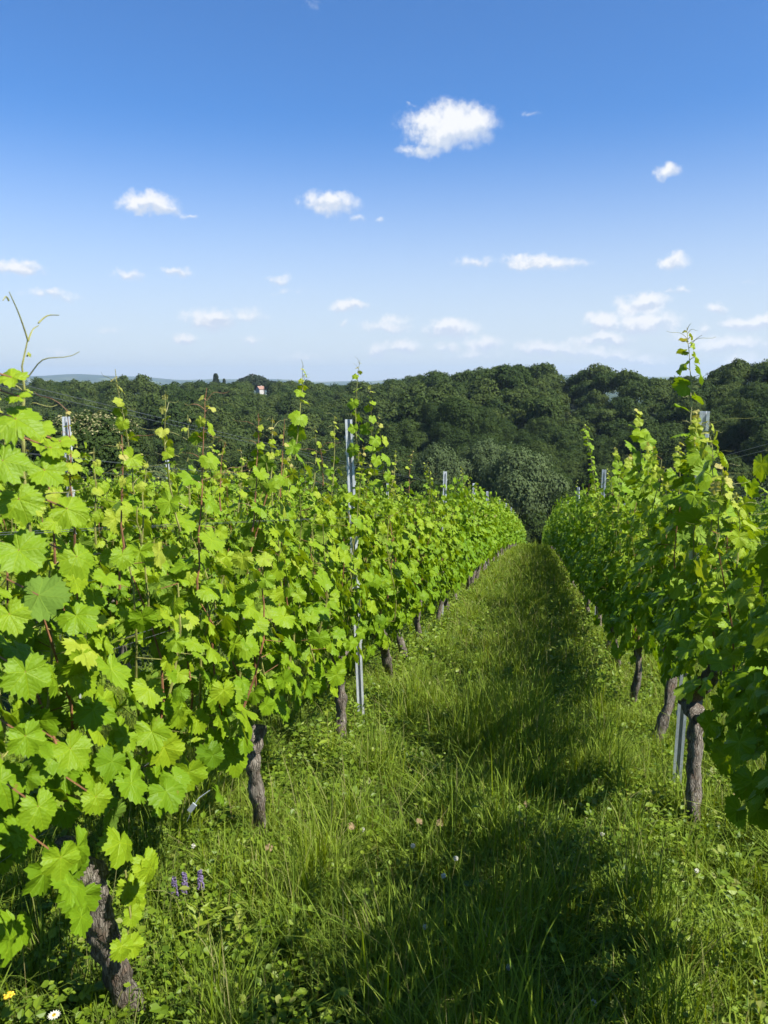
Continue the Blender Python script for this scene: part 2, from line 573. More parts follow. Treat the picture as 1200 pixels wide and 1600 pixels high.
def gz(x, y):
    x = np.asarray(x, float)
    y = np.asarray(y, float)
    y1, y2, zv = 78.0, 190.0, -42.0
    z1 = -SL * y1 - KC * y1 * y1
    m1 = (-SL - 2 * KC * y1) * (y2 - y1)
    s = np.clip((y - y1) / (y2 - y1), 0, 1)
    her = (2 * s ** 3 - 3 * s ** 2 + 1) * z1 + (s ** 3 - 2 * s ** 2 + s) * m1 + (-2 * s ** 3 + 3 * s ** 2) * zv
    yc = np.maximum(y, -60)
    zn = np.where(y < y1, -SL * yc - KC * np.where(yc > 0, yc, 0) ** 2, her)
    zn = zn + .018 * np.sin(x * 5.1 + y * 1.3) * np.sin(y * 3.7 - x) + .03 * np.sin(x * 1.7) * np.sin(y * .8)
    r = np.hypot(x, y)
    az = np.arctan2(x, y)
    R = np.interp(az, _az, _rr)
    zr = CAM_Z + R * np.interp(az, _az, _el) - 11.3
    rise = sstep(170, 1, 0) * 0 + np.clip((r - 175) / (R - 175), 0, 1)
    rise = rise ** .85
    zf = zv + (zr - zv) * np.sin(rise * pi / 2)
    zf = zf + 5.0 * np.sin(az * 14 + 2 + np.sin(r * .011)) * sstep(190, 290, r) * (1 - sstep(.6, 1, rise))
    zf = zf + 3.0 * np.sin(az * 23 + r * .017) * sstep(200, 300, r) * (1 - sstep(.7, 1, rise)) + 2.0 * np.sin(r * .05 + az * 40) * sstep(200, 260, r) * (1 - sstep(.7, 1, rise))
    zf = zf - (zr + 60) * sstep(0, 1, (r - R - 20) / 900)
    zf = zf + 8.5 * np.exp(-((x - HOUSE[0]) ** 2 + (y - HOUSE[1]) ** 2) / 45.0 ** 2)
    hills = 100 + 38 * np.sin(az * 9 + 1) + 16 * np.sin(az * 31) + 7 * np.sin(az * 77 + 2)
    zf = zf + hills * sstep(7500, 11500, r) + 55 * (.5 + .5 * np.sin(az * 17 + r * .0011)) * sstep(3000, 5000, r) * (1 - sstep(6000, 9000, r)) * .5
    w_ = sstep(120, 215, r) * sstep(-.2, .25, np.cos(az))
    return zn * (1 - w_) + zf * w_


rs = np.concatenate([np.linspace(.3, 8, 60), np.geomspace(8.2, 12500, 240)])
na_ = 720
A_ = np.linspace(-pi, pi, na_, endpoint=False)
gx = np.outer(rs, np.sin(A_))
gy = np.outer(rs, np.cos(A_))
gV = np.stack([gx, gy, gz(gx, gy)], -1).reshape(-1, 3)
gV = np.concatenate([gV, [[0, 0, float(gz(0, 0))]]])
ii, jj = np.meshgrid(np.arange(len(rs) - 1), np.arange(na_), indexing='ij')
j2 = (jj + 1) % na_
gF = np.stack([ii * na_ + jj, ii * na_ + j2, (ii + 1) * na_ + j2, (ii + 1) * na_ + jj], -1).reshape(-1, 4)[:, ::-1]
gc_ = np.array([[k, (k + 1) % na_, len(gV) - 1] for k in range(na_)])[:, ::-1]
me = mk_mesh('ground', gV, [(gF, 0), (gc_, 0)], None, [M_GROUND], True)
g = bpy.data.objects.new('ground', me)
COL.objects.link(g)
g['kind'] = 'structure'


# ------------------------------------------------------------------ vine leaves
def outline(n, jag=True, seed=0):
    rk = np.random.default_rng(seed + 900)
    nt = rk.uniform(.70, .88)
    key = [(-90, .12), (-82, .36), (-68, .60), (-48, .74), (-28, .74), (-10, rk.uniform(.66, .76)), (8, .82), (26, .90), (44, .84), (57, nt), (72, .88), (90, 1.0)]
    th = np.array([k[0] for k in key] + [180 - k[0] for k in key[::-1][1:-1]] + [270])
    rr = np.array([k[1] for k in key] + [k[1] for k in key[::-1][1:-1]] + [.10])
    rg = np.random.default_rng(seed)
    a = np.linspace(-90, 270, n, endpoint=False)
    r = np.interp(a, th, rr)
    if jag:
        r = r * np.where(np.arange(n) % 2 == 0, .92, 1.06) * (1 + rg.normal(0, .03, n))
    a = np.radians(a)
    return np.stack([r * np.cos(a), r * np.sin(a)], 1), a


def leaf_template(n, seed, rings=True):
    o, a = outline(n, n > 20, seed)
    rg = np.random.default_rng(seed + 50)
    cup, fold, wav, ph, droop = rg.uniform(-.3, .15), rg.uniform(-.05, .38), rg.uniform(.04, .13), rg.uniform(0, 6), rg.uniform(.05, .5)

    def zz(P, edge):
        x, y = P[:, 0], P[:, 1]
        an = np.arctan2(y, x)
        return fold * np.abs(x) - .15 * x * x * 2 + cup * (x * x + y * y) - droop * np.clip(y, 0, 2) ** 2 * .5 + wav * np.sin(an * 5 + ph) * edge
    P = [np.array([[0, 0.0]])]
    if rings:
        k = n // 2
        P.append(o[::2] * np.array([.52, .52]))
        P.append(o)
        F = [[0, 1 + i, 1 + (i + 1) % k] for i in range(k)]
        b1, b2 = 1, 1 + k
        for i in range(k):
            i2 = (i + 1) % k
            p, q = b1 + i, b1 + i2
            A, B, C = b2 + 2 * i, b2 + 2 * i + 1, b2 + (2 * i + 2) % n
            F += [[p, A, B], [p, B, q], [q, B, C]]
        ed = np.concatenate([[0], np.full(k, .35), np.ones(n)])
    else:
        P.append(o)
        F = [[0, 1 + i, 1 + (i + 1) % n] for i in range(n)]
        ed = np.concatenate([[0], np.ones(n)])
    P = np.concatenate(P)
    V = np.column_stack([P, zz(P, ed)])
    return V, np.array(F), P


LT_HQ = [leaf_template(44, s) for s in range(12)]
LT_MQ = [leaf_template(16, s, False) for s in range(6)]
LT_LQ = [leaf_template(7, s, False) for s in range(3)]


def norm(v):
    return v / (np.linalg.norm(v, axis=-1, keepdims=True) + 1e-9)


def place_leaves(mb, pos, nrm, tip, size, tint, temps, mat=0, rg=RNG):
    pos, nrm, tip = map(np.asarray, (pos, nrm, tip))
    z = norm(nrm)
    y = norm(tip - z * (tip * z).sum(-1, keepdims=True))
    x = np.cross(y, z)
    which = rg.integers(0, len(temps), len(pos))
    for k, (V, F, P) in enumerate(temps):
        s = np.nonzero(which == k)[0]
        if len(s) == 0:
            continue
        n = len(V)
        asp = rg.uniform(.9, 1.12, len(s))
        W = (pos[s][:, None] + size[s][:, None, None] * (V[None, :, 0:1] * asp[:, None, None] * x[s][:, None] + V[None, :, 1:2] * y[s][:, None] + V[None, :, 2:3] * z[s][:, None]))
        FF = (F[None] + (np.arange(len(s)) * n)[:, None, None]).reshape(-1, F.shape[1])
        A = np.concatenate([np.broadcast_to(P[None], (len(s), n, 2)), np.broadcast_to(tint[s][:, None, None], (len(s), n, 1))], -1)
        mb.add(W.reshape(-1, 3), FF, A.reshape(-1, 3), mat)


def make_shoot(mb, base, tipp, rg, leaf0=.075, temps=LT_HQ, rad=.0042, canemat=1, tendrils=True, dens=.075, start=0.0):
    """one long cane growing out of the hedge: leaves shrink and pale towards its tip"""
    base, tipp = np.array(base, float), np.array(tipp, float)
    L = np.linalg.norm(tipp - base)
    n = max(6, int(L / .045))
    tt = np.linspace(0, 1, n)
    side = norm(np.array([rg.normal(), rg.normal(), 0]))
    bow = rg.uniform(-.05, .05) * L
    pts = base + (tipp - base) * tt[:, None] + side * (np.sin(tt * pi) * bow)[:, None] + rg.normal(0, .0022, (n, 3))
    mb.tube(pts, rad * (1 - .72 * tt), 5, canemat)
    P, N, T, S, C = [], [], [], [], []
    q = start
    sgn = 1
    axis = rg.uniform(0, pi)
    while q < L * .985:
        f = q / L
        c = base + (tipp - base) * f + side * sin(f * pi) * bow
        a = axis + (0 if sgn > 0 else pi) + rg.normal(0, .35)
        out_ = np.array([cos(a), sin(a), 0])
        rem = (L - q)
        sz = leaf0 * min(1, .2 + rem / .42) * rg.uniform(.8, 1.15)
        pl = sz * rg.uniform(.7, 1.05)
        up = .55 + .5 * max(0, 1 - rem / .2)
        p1 = c + (out_ + np.array([0, 0, up])) * pl * .75
        mb.tube([c, c + (out_ * .5 + np.array([0, 0, up * .7])) * pl * .6, p1], [rad * .42, rad * .36, rad * .3], 4, canemat)
        P.append(p1)
        N.append(out_ * rg.uniform(.1, .9) + np.array([0, 0, rg.uniform(.3, 1.0)]) + rg.normal(0, .25, 3) + np.array([.25, -.15, 0]))
        T.append(out_ + np.array([0, 0, rg.uniform(-.9, .2)]) + rg.normal(0, .2, 3))
        S.append(sz)
        C.append(np.clip(1.02 - rem / .55, .45, 1.0) + rg.normal(0, .06))
        if tendrils and rg.random() < .5 and rem < .6:
            k = np.linspace(0, 1, 9)
            to = -out_ + np.array([rg.normal(0, .3), rg.normal(0, .3), .5])
            tl = rg.uniform(.05, .13)
            tp = c + to * (k * tl)[:, None] + np.array([0, 0, 1.0]) * (np.sin(k * 5) * .012)[:, None] + np.array([0, 1.0, 0]) * (np.cos(k * 6) * .008)[:, None]
            mb.tube(tp, np.linspace(rad * .3, rad * .12, 9), 4, canemat)
        q += dens * (1 if rem > .2 else .45) * rg.uniform(.8, 1.2)
        sgn = -sgn
    place_leaves(mb, P, N, T, np.array(S), np.array(C), temps, 0, rg)


def canopy(seed, lod, top=1.58, low=.72, half=.60, extra_shoots=2, ncane=14, rich=.85, skirt=1.0, peak=.10):
    rg = np.random.default_rng(seed)
    mb = MB()
    temps = (LT_HQ, LT_MQ, LT_LQ)[lod]
    P, N, T, S, C = [], [], [], [], []
    big = (1.0, 1.08, 1.75)[lod]
    keep = (1.0, 1.0, .36)[lod]
    for i in range(ncane):
        y0 = -half + 2 * half * (i + .5) / ncane + rg.normal(0, .035)
        x0 = rg.normal(0, .045)
        zt = top + rg.normal(0, .09) + peak * cos(y0 / half * pi)
        if rg.random() < .25:
            zt += rg.uniform(.05, .3)
        drift = rg.normal(0, .07)
        z0 = low + .08
        zs = np.arange(z0, zt, .072)
        f = (zs - z0) / (zt - z0)
        cx = x0 + drift * f + .03 * np.sin(zs * 7 + i)
        cy = y0 + rg.normal(0, .06) * f + .03 * np.sin(zs * 6 + 2 * i)
        if lod == 0 or (lod == 1 and i % 3 == 0):
            mb.tube(np.stack([cx, cy, zs], 1)[::2], np.linspace(.0048, .0022, len(zs))[::2], 5 if lod == 0 else 3, 1 if rg.random() < .6 else 2)
        for k in range(len(zs)):
            nl = 1 + (rg.random() < .85 * rich) + (rg.random() < .55 * rich)
            for q in range(nl):
                if rg.random() > keep:
                    continue
                sg = 1 if (k + q + (rg.random() < .15)) % 2 else -1
                far_ = rg.uniform(.04, .11) + (q > 0) * rg.uniform(.01, .11)
                far_ *= 1.15 - .45 * f[k] ** 2
                fi = rg.normal(0, .75)
                out_ = np.array([sg * cos(fi), sin(fi), 0])
                c = np.array([cx[k], cy[k], zs[k]])
                p = c + out_ * far_ + np.array([0, 0, rg.uniform(-.03, .07)])
                sz = (.061 - .019 * max(0, f[k] - .45) / .55) * rg.uniform(.62, 1.22) * big
                if lod == 0 and q == 0:
                    mb.tube([c, p], [.0018, .0012], 3, 1 if rg.random() < .75 else 2)
                P.append(p)
                N.append(out_ * rg.uniform(.55, 1.1) + np.array([0, 0, rg.uniform(.1, .85)]) + rg.normal(0, .28, 3))
                T.append(np.array([0, 0, -1.0]) + out_ * rg.uniform(0, .5) + rg.normal(0, .38, 3))
                S.append(sz)
                C.append(np.clip(.30 + .33 * f[k] + rg.normal(0, .13), 0, .95))
    # hanging leaves along the lower edge
    for i in range(int(44 * skirt * keep)):
        sg = rg.choice([-1, 1])
        p = np.array([sg * rg.uniform(.02, .2), rg.uniform(-half, half), low + rg.uniform(-.10, .12)])
        P.append(p)
        N.append(np.array([sg * 1.0, rg.normal(0, .5), rg.uniform(-.1, .6)]))
        T.append(np.array([sg * .2, rg.normal(0, .4), -1]))
        S.append(.072 * rg.uniform(.6, 1.15) * big)
        C.append(np.clip(.35 + rg.normal(0, .14), 0, .9))
    place_leaves(mb, P, N, T, np.array(S), np.array(C), temps, 0, rg)
    if lod == 0:
        for i in range(3):   # green flower clusters / tiny grapes
            pass
    for i in range(extra_shoots):
        y0 = rg.uniform(-half, half)
        b = [rg.normal(0, .08), y0, top - .25]
        e = [b[0] + rg.normal(0, .09), y0 + rg.normal(0, .09), top + rg.uniform(.15, .55)]
        make_shoot(mb, b, e, rg, .052, temps, .0034 * (1, 1.2, 2)[lod], 1, lod == 0, .07 * (1, 1, 1.8)[lod], start=.15)
    # follow the slope of the hill
    for k in range(len(mb.V)):
        mb.V[k] = mb.V[k].copy()
        mb.V[k][:, 2] -= (SL + .01) * mb.V[k][:, 1]
    return mb


def make_trunk(seed, H=.68, r0=.034, lean=(0, -.05), sides=10, step=.03, head=True, arm=1):
    rg = np.random.default_rng(seed)
    mb = MB()
    n = int((H + .12) / step) + 1
    z = np.linspace(-.12, H, n)
    f = (z + .12) / (H + .12)
    ph1, ph2 = rg.uniform(0, 6, 2)
    px = lean[0] * f + .030 * np.sin(f * 5.3 + ph1) - .030 * sin(ph1)
    py = lean[1] * f + .038 * np.sin(f * 4.1 + ph2) - .038 * sin(ph2)
    rad = r0 * (1.12 - .25 * f + .12 * np.sin(f * 19 + ph1) * .5)
    if head:
        rad = rad * (1 + .75 * np.exp(-((f - .97) / .09) ** 2))
    pts = np.stack([px, py, z], 1)
    mb.tube(pts, rad, sides, 0, rough=.42, nscale=26, seed=seed)
    top = pts[-1]
    # knuckles and old arms
    for k in range(3 if head else 1):
        a = rg.uniform(0, 2 * pi)
        q0 = pts[int(n * rg.uniform(.72, .97))]
        q1 = q0 + np.array([cos(a), sin(a), rg.uniform(.1, .9)]) * r0 * rg.uniform(1.3, 2.2)
        mb.tube([q0, (q0 + q1) / 2, q1, q1 + (q1 - q0) * .12], [r0 * .75, r0 * .72, r0 * .6, r0 * .25], 8, 0, rough=.5, nscale=40, seed=seed + k)
    for sg in ([1, -1] if arm > 1 else [rg.choice([-1, 1])]):
        e = top + np.array([rg.normal(0, .03), sg * rg.uniform(.22, .42), rg.uniform(.08, .2)])
        m_ = (top + e) / 2 + np.array([rg.normal(0, .02), 0, .05])
        k = np.linspace(0, 1, 8)[:, None]
        cv = (1 - k) ** 2 * top + 2 * k * (1 - k) * m_ + k * k * e
        mb.tube(cv, np.linspace(r0 * .8, r0 * .33, 8), 7, 0, rough=.35, nscale=35, seed=seed + 9)
    return mb


# mesh prototypes
CAN0 = [canopy(100 + i, 0, low=.54, rich=1.0).mesh('foliage', [M_LEAF, M_CANE, M_CANE_RED]) for i in range(6)]
CAN1 = [canopy(200 + i, 1, ncane=13, low=.54, skirt=1.6, rich=1.1).mesh('foliage', [M_LEAF_FAR, M_CANE, M_CANE_RED]) for i in range(7)]
CAN2mb = [canopy(300 + i, 2, ncane=12, extra_shoots=3, low=.50, skirt=1.5) for i in range(6)]
CAN2 = [m_.mesh('foliage', [M_LEAF_FAR, M_CANE, M_CANE_RED]) for m_ in CAN2mb]
TR = [make_trunk(400 + i, H=random.uniform(.6, .74), r0=random.uniform(.026, .036), lean=(random.uniform(-.07, .07), random.uniform(-.22, .04))).mesh('trunk', [M_BARK], True) for i in range(7)]
TRF = [make_trunk(450 + i, H=.66, r0=.028, sides=5, step=.12, head=False).mesh('trunk', [M_BARK], True) for i in range(3)]


def part(name, me, parent, loc=(0, 0, 0), rz=0, label=None):
    o = bpy.data.objects.new(name, me)
    COL.objects.link(o)
    o.parent = parent
    o.location = loc
    o.rotation_euler = (0, 0, rz)
    if label:
        o['label'] = label
    return o


XL, XR = -1.20, .80
ROWS = {  # x : (first trunk y, spacing, name)
    XL: (1.0, 1.2, 'first row left of the grass path'),
    XR: (.45, 1.13, 'row right of the grass path'),
    -3.2: (3.2, 1.2, 'second row left of the grass path'),
    -5.2: (6.2, 1.2, 'third row left of the grass path'),
    -7.2: (8.8, 1.2, 'fourth row left of the grass path'),
    2.8: (7.6, 1.15, 'second row right of the grass path'),
    4.8: (12.0, 1.15, 'third row right of the grass path'),
    -9.2: (12.0, 1.2, 'fifth row left of the grass path'),
    -11.2: (14.5, 1.2, 'sixth row left of the grass path'),
}
ROW_END = 76.0
spots = []
for X, (y0, sp_, nm) in ROWS.items():
    y = y0
    k = 0
    while y < ROW_END:
        if X == XR and k == 2:
            spots.append((math.hypot(X, y), X, y - .3, nm, k))
            y += sp_
            k += 1
            continue
        spots.append((math.hypot(X, y), X, y + (0 if (y < 7.5 and abs(X) < 2) else random.uniform(-.08, .08)), nm, k))
        y += sp_
        k += 1
spots.append((0.0, XR, -.62, ROWS[XR][2], -1))
spots.append((0.0, XL, -.2, ROWS[XL][2], -1))
spots.sort()

HERO = {}   # filled below: (X, index) -> (label, trunk mesh, extra args)
HERO[(XL, 0)] = 'grapevine at the far left edge with the largest leaves and a tall bare forked shoot'
HERO[(XL, 1)] = 'grapevine with thick grey knobbly trunk rising from the bottom left corner'
HERO[(XL, 2)] = 'grapevine on a slender dark trunk leaning left of the grass verge'
HERO[(XL, 3)] = 'grapevine with flaky brown forked trunk just before the left steel post'
HERO[(XL, 4)] = 'grapevine on a leaning trunk just beyond the left steel post'
HERO[(XL, 5)] = 'grapevine on dark straight trunk, second beyond the left steel post'
HERO[(XL, 6)] = 'grapevine third beyond the left steel post, its trunk half hidden in tall grass'
HERO[(XR, 6)] = 'grapevine third beyond the right steel post, dark trunk at the edge of the verge'
HERO[(XR, 1)] = 'shaded grapevine cut by the right edge of the view'
HERO[(XR, 2)] = 'shaded grapevine whose dark trunk base shows low at the right edge'
HERO[(XR, 3)] = 'grapevine with crooked rust spotted trunk beside the right steel post'
HERO[(XR, 4)] = 'grapevine with dark shaggy trunk just beyond the right steel post'
HERO[(XR, 5)] = 'grapevine on thin dark trunk, second beyond the right steel post'


def vine_group(X):
    return 'grapevines in the ' + ROWS[X][2]


n_ind = 0
rest = []
vines = {}
for (d, X, y, nm, k) in spots:
    if n_ind >= 295:
        rest.append((X, y))
        continue
    n_ind += 1
    z = float(gz(X, y))
    root = empty('grapevine', (X, y, z))
    vines[(X, k)] = root
    rz = pi if random.random() < .5 else 0
    if d < 8.5 and abs(X) < 2:
        cmb = canopy(1000 + n_ind, 0, top=(1.47 if X < 0 else 1.50) + (.3 if (X > 0 and k in (0, 1)) else 0), peak=.04 if X < 0 else .11, rich=.82 if X < 0 else 1.25, extra_shoots=0 if (X < 0 and y < 1.5) else 1 + (n_ind % 3), ncane=15, low=(.70 if y < 5.5 else .60) if X < 0 else (.76 if y < 3 else .84 if y < 5.2 else .60))
        part('foliage', cmb.mesh('foliage', [M_LEAF, M_CANE, M_CANE_RED]), root)
    elif d < 16:
        me = CAN1[n_ind % 7] if d > 10 else CAN0[n_ind % 6]
        o = part('foliage', me, root)
        o.scale = (random.choice((-1, 1)) * random.uniform(.9, 1.1), 1, random.uniform(.97, 1.06))
    elif d < 34:
        o = part('foliage', CAN1[random.randrange(7)], root)
        o.scale = (random.choice((-1, 1)) * random.uniform(.9, 1.1), 1, random.uniform(.95, 1.07))
    else:
        o = part('foliage', CAN2[random.randrange(6)], root)
        o.scale = (random.choice((-1, 1)) * random.uniform(.9, 1.1), 1, random.uniform(.95, 1.07))
    if (X, k) == (XL, 1):
        mb = MB()
        cps = [at_x(222, 1640, XL + .02), at_x(212, 1590, XL + .02), at_x(192, 1545, XL), at_x(172, 1490, XL), at_x(152, 1440, XL), at_x(146, 1405, XL), at_x(138, 1378, XL), at_x(122, 1362, XL), at_x(98, 1350, XL)]
        cps = np.array(cps) - np.array([X, y, z])
        u = np.linspace(0, len(cps) - 1, 46)
        pts = np.stack([np.interp(u, range(len(cps)), cps[:, i]) for i in range(3)], 1)
        for _ in range(3):
            pts[1:-1] = (pts[:-2] + pts[1:-1] * 2 + pts[2:]) / 4
        rad = np.interp(u, range(len(cps)), [.042, .041, .037, .037, .042, .044, .055, .052, .032])
        mb.tube(pts, rad, 22, 0, rough=.40, nscale=38, seed=3)
        for q, (i_, dx) in enumerate([(40, (.02, -.03, .05)), (37, (.03, .04, -.01)), (43, (.0, -.05, .0)), (42, (-.03, .02, .05))]):
            e = pts[i_] + np.array(dx) * 1.2
            mb.tube([pts[i_], (pts[i_] + e) / 2, e, e + (e - pts[i_]) * .15], [.035, .032, .024, .01], 12, 0, rough=.5, nscale=45, seed=q)
        part('trunk', mb.mesh('trunk', [M_BARK], True), root)
    elif k in (2, 3, 4) and X == XL:
        cp = {2: [(436, 1420), (415, 1335), (408, 1290), (400, 1230), (394, 1190), (398, 1160), (404, 1135)],
              3: [(530, 1240), (531, 1160), (533, 1120), (532, 1080), (530, 1050), (528, 1020), (527, 1000)],
              4: [(618, 1125), (612, 1070), (608, 1050), (604, 1030), (600, 1010), (594, 995), (590, 985)]}[k]
        r_ = {2: .030, 3: .034, 4: .036}[k]
        cps = np.array([at_x(a, b, XL) for a, b in cp]) - np.array([X, y, z])
        u = np.linspace(0, 6, 40)
        pts = np.stack([np.interp(u, range(7), cps[:, i]) for i in range(3)], 1)
        for _ in range(3):
            pts[1:-1] = (pts[:-2] + pts[1:-1] * 2 + pts[2:]) / 4
        rad = r_ * (1 + .13 * np.sin(u * 5.0) + np.where(u > 4.6, .25, 0))
        mb = MB()
        mb.tube(pts, rad, 18, 0, rough=.42, nscale=34, seed=k * 3.3)
        if k == 3:
            b = pts[30]
            e = np.array(at_x(549, 1008, XL)) - np.array([X, y, z])
            mb.tube([b, b * .5 + e * .5 + np.array([0, .01, -.01]), e, e + (e - b) * .4], [.02, .015, .013, .012], 9, 0, rough=.2, nscale=40)
        part('trunk', mb.mesh('trunk', [M_BARK], True), root)
    elif k == 3 and X == XR:
        cp = [(1083, 1330), (1085, 1190), (1087, 1150), (1088, 1120), (1078, 1095), (1086, 1076), (1106, 1066), (1120, 1040)]
        cps = np.array([at_x(a, b, XR) for a, b in cp]) - np.array([X, y, z])
        u = np.linspace(0, 7, 44)
        pts = np.stack([np.interp(u, range(8), cps[:, i]) for i in range(3)], 1)
        for _ in range(3):
            pts[1:-1] = (pts[:-2] + pts[1:-1] * 2 + pts[2:]) / 4
        rad = np.interp(u, range(8), [.032, .034, .037, .042, .052, .048, .034, .030])
        mb = MB()
        mb.tube(pts, rad, 18, 0, rough=.45, nscale=34, seed=8)
        b = pts[18]
        e = np.array(at_x(1125, 1108, XR)) - np.array([X, y, z])
        mb.tube([b, (b + e) / 2 + np.array([0, 0, -.015]), e], [.018, .014, .012], 9, 0, rough=.2, nscale=40)
        part('trunk', mb.mesh('trunk', [M_BARK], True), root)
    else:
        part('trunk', (TR if d < 20 else TRF)[random.randrange(7 if d < 20 else 3)], root, rz=rz)
    if (X, k) in HERO:
        tag(root, HERO[(X, k)], 'grapevine', vine_group(X))
    else:
        if X == XL:
            lab = 'leafy sunlit grapevine further along the first row left of the grass path' if k > 0 else 'grapevine of the first row left of the grass path, beside the viewer'
        elif X == XR:
            lab = 'leafy shaded grapevine further along the row right of the grass path' if k > 0 else 'grapevine of the row right of the grass path, beside the viewer'
        else:
            lab = 'leafy green grapevine in the ' + nm
        tag(root, lab, 'grapevine', vine_group(X))

# the rest of the rows, far down the slope, as one mass
mb = MB()
for (X, y) in rest + [(X, y) for X in (6.8, -13.2, -15.2) for y in np.arange(18, 76, 1.3)]:
    s = CAN2mb[random.randrange(6)]
    z = float(gz(X, y))
    fx = random.choice((-1, 1))
    V = np.concatenate(s.V) * np.array([fx, 1, random.uniform(.95, 1.07)]) + np.array([X, y, z])
    A = np.concatenate(s.A)
    for (kk, mt), fl in s.F.items():
        pass
    base = mb.n
    mb.V.append(V)
    mb.A.append(A)
    for (kk, mt), fl in s.F.items():
        mb.F.setdefault((kk, mt), []).append(np.concatenate(fl) + base)
    mb.n += len(V)
dv = mb.build('distant_vines', [M_LEAF_FAR, M_CANE, M_CANE_RED])
tag(dv, 'far ends of the vine rows where they dip over the slope', 'vine rows', kind='stuff')


# hero shoots standing clear of the hedge ------------------------------------------------
def hero_shoot(key, pb_, pt_, X, leaf0=.06, seed=0, name='shoot', label=None, mat=1, rad=.0036, dX=0.0, fork=None, dens=.075):
    root = vines[key]
    o = np.array(root.location)
    mb = MB()
    rg = np.random.default_rng(seed)
    if key[0] > 0 and dens == .075:
        dens = .055
    make_shoot(mb, at_x(*pb_, X) - o, at_x(*pt_, X + dX) - o, rg, leaf0, LT_HQ, rad, mat, True, dens)
    if fork:
        for (a, b) in fork:
            p0, p1 = at_x(*a, X + dX) - o, at_x(*b, X + dX) - o
            k = np.linspace(0, 1, 8)[:, None]
            mb.tube(p0 + (p1 - p0) * k + np.array([0, 0, .006]) * np.sin(k * 4), np.linspace(rad * .36, rad * .16, 8), 5, mat)
    ob = mb.build(name, [M_LEAF, M_CANE, M_CANE_RED], root)
    if label:
        ob['label'] = label
    return ob


S_ = hero_shoot
S_((XL, 0), (50, 860), (44, 530), -1.02, .024, 1, rad=.0052, label='tall shoot with a bare forked tip', fork=[((44, 533), (14, 452)), ((44, 533), (60, 505)), ((60, 505), (92, 489)), ((14, 470), (4, 466))], dens=.085)
S_((XL, 0), (20, 760), (-12, 585), -1.0, .025, 2)
S_((XL, 1), (188, 920), (190, 682), -1.08, .045, 3, mat=2)
S_((XL, 2), (282, 830), (259, 620), -1.12, .05, 4)
S_((XL, 2), (308, 930), (323, 604), -1.10, .058, 5, mat=2)
S_((XL, 2), (296, 800), (294, 648), -1.2, .045, 6)
S_((XL, 3), (395, 830), (405, 645), -1.15, .055, 7, mat=2)
S_((XL, 3), (452, 770), (474, 572), -1.16, .06, 8, fork=[((474, 574), (470, 560)), ((474, 590), (482, 583))])
S_((XL, 3), (425, 790), (426, 652), -1.2, .05, 9)
S_((XL, 4), (560, 720), (562, 562), -1.15, .055, 10, fork=[((562, 580), (552, 566))])
S_((XL, 4), (520, 760), (524, 650), -1.18, .05, 11)
S_((XL, 5), (585, 740), (578, 600), -1.15, .062, 12)
S_((XL, 5), (600, 760), (590, 650), -1.2, .07, 13)
S_((XR, 3), (1078, 760), (1074, 512), .78, .068, 14, rad=.005, fork=[((1074, 515), (1080, 504)), ((1079, 540), (1097, 522))], label='tallest shoot, standing clear against the sky', dens=.07)
S_((XR, 3), (1092, 800), (1088, 640), .76, .085, 15)
S_((XR, 3), (1110, 830), (1108, 660), .72, .09, 16)
S_((XR, 3), (1060, 830), (1062, 690), .76, .08, 17)
S_((XR, 3), (1080, 830), (1095, 650), .80, .09, 171)
S_((XR, 5), (1004, 780), (997, 640), .78, .085, 18)
S_((XR, 5), (1018, 790), (1024, 700), .74, .09, 181)
S_((XR, 5), (990, 790), (984, 712), .8, .09, 182)
S_((XR, 3), (1122, 830), (1128, 730), .74, .09, 183)
S_((XR, 3), (1050, 830), (1046, 740), .8, .08, 184)
S_((XR, 5), (1010, 800), (1012, 690), .75, .085, 19)
S_((XR, 6), (968, 790), (962, 700), .8, .07, 20)
S_((XR, 7), (932, 775), (913, 662), .8, .055, 21, dens=.13)
S_((XR, 2), (1150, 900), (1152, 770), .74, .08, 22)
for q_, (kk_, b_, t_) in enumerate([(1, (150, 850), (146, 700)), (1, (118, 860), (105, 640)), (1, (222, 850), (230, 720)), (2, (345, 800), (352, 690)), (2, (372, 800), (378, 700)), (3, (438, 780), (445, 655)), (3, (488, 770), (492, 665)), (4, (505, 760), (500, 690)), (5, (612, 760), (618, 700)), (6, (640, 770), (645, 705)), (7, (672, 770), (668, 722)), (1, (85, 880), (70, 690))]):
    S_((XL, kk_), b_, t_, -1.14 + .03 * (q_ % 3), .042, 300 + q_, rad=.003, mat=1 + q_ % 2)
# suckers with pale leaves at the foot of the first big trunk
root = vines[(XL, 1)]
o_ = np.array(root.location)
mb = MB()
P, N, T, S, C = [], [], [], [], []
for (px, py, s) in [(200, 1395, .055), (210, 1405, .06), (206, 1440, .05), (222, 1370, .055), (190, 1490, .06), (206, 1488, .055), (228, 1360, .075), (215, 1425, .04)]:
    p = at_x(px, py - 12, -1.08) - o_
    P.append(p)
    N.append([.9, -.5, .35])
    T.append([.2, RNG.normal(0, .3), -1])
    S.append(s * .8)
    C.append(.62 + RNG.normal(0, .06))
sp1 = np.array(at_x(196, 1360, -1.1)) - o_
sp2 = np.array(at_x(192, 1500, -1.1)) - o_
mb.tube([sp1, (sp1 + sp2) / 2 + np.array([.02, 0, 0]), sp2], [.003, .003, .002], 5, 1)
place_leaves(mb, P, N, T, np.array(S), np.array(C), LT_HQ)
mb.build('sucker_shoot', [M_LEAF, M_CANE, M_CANE_RED], root)
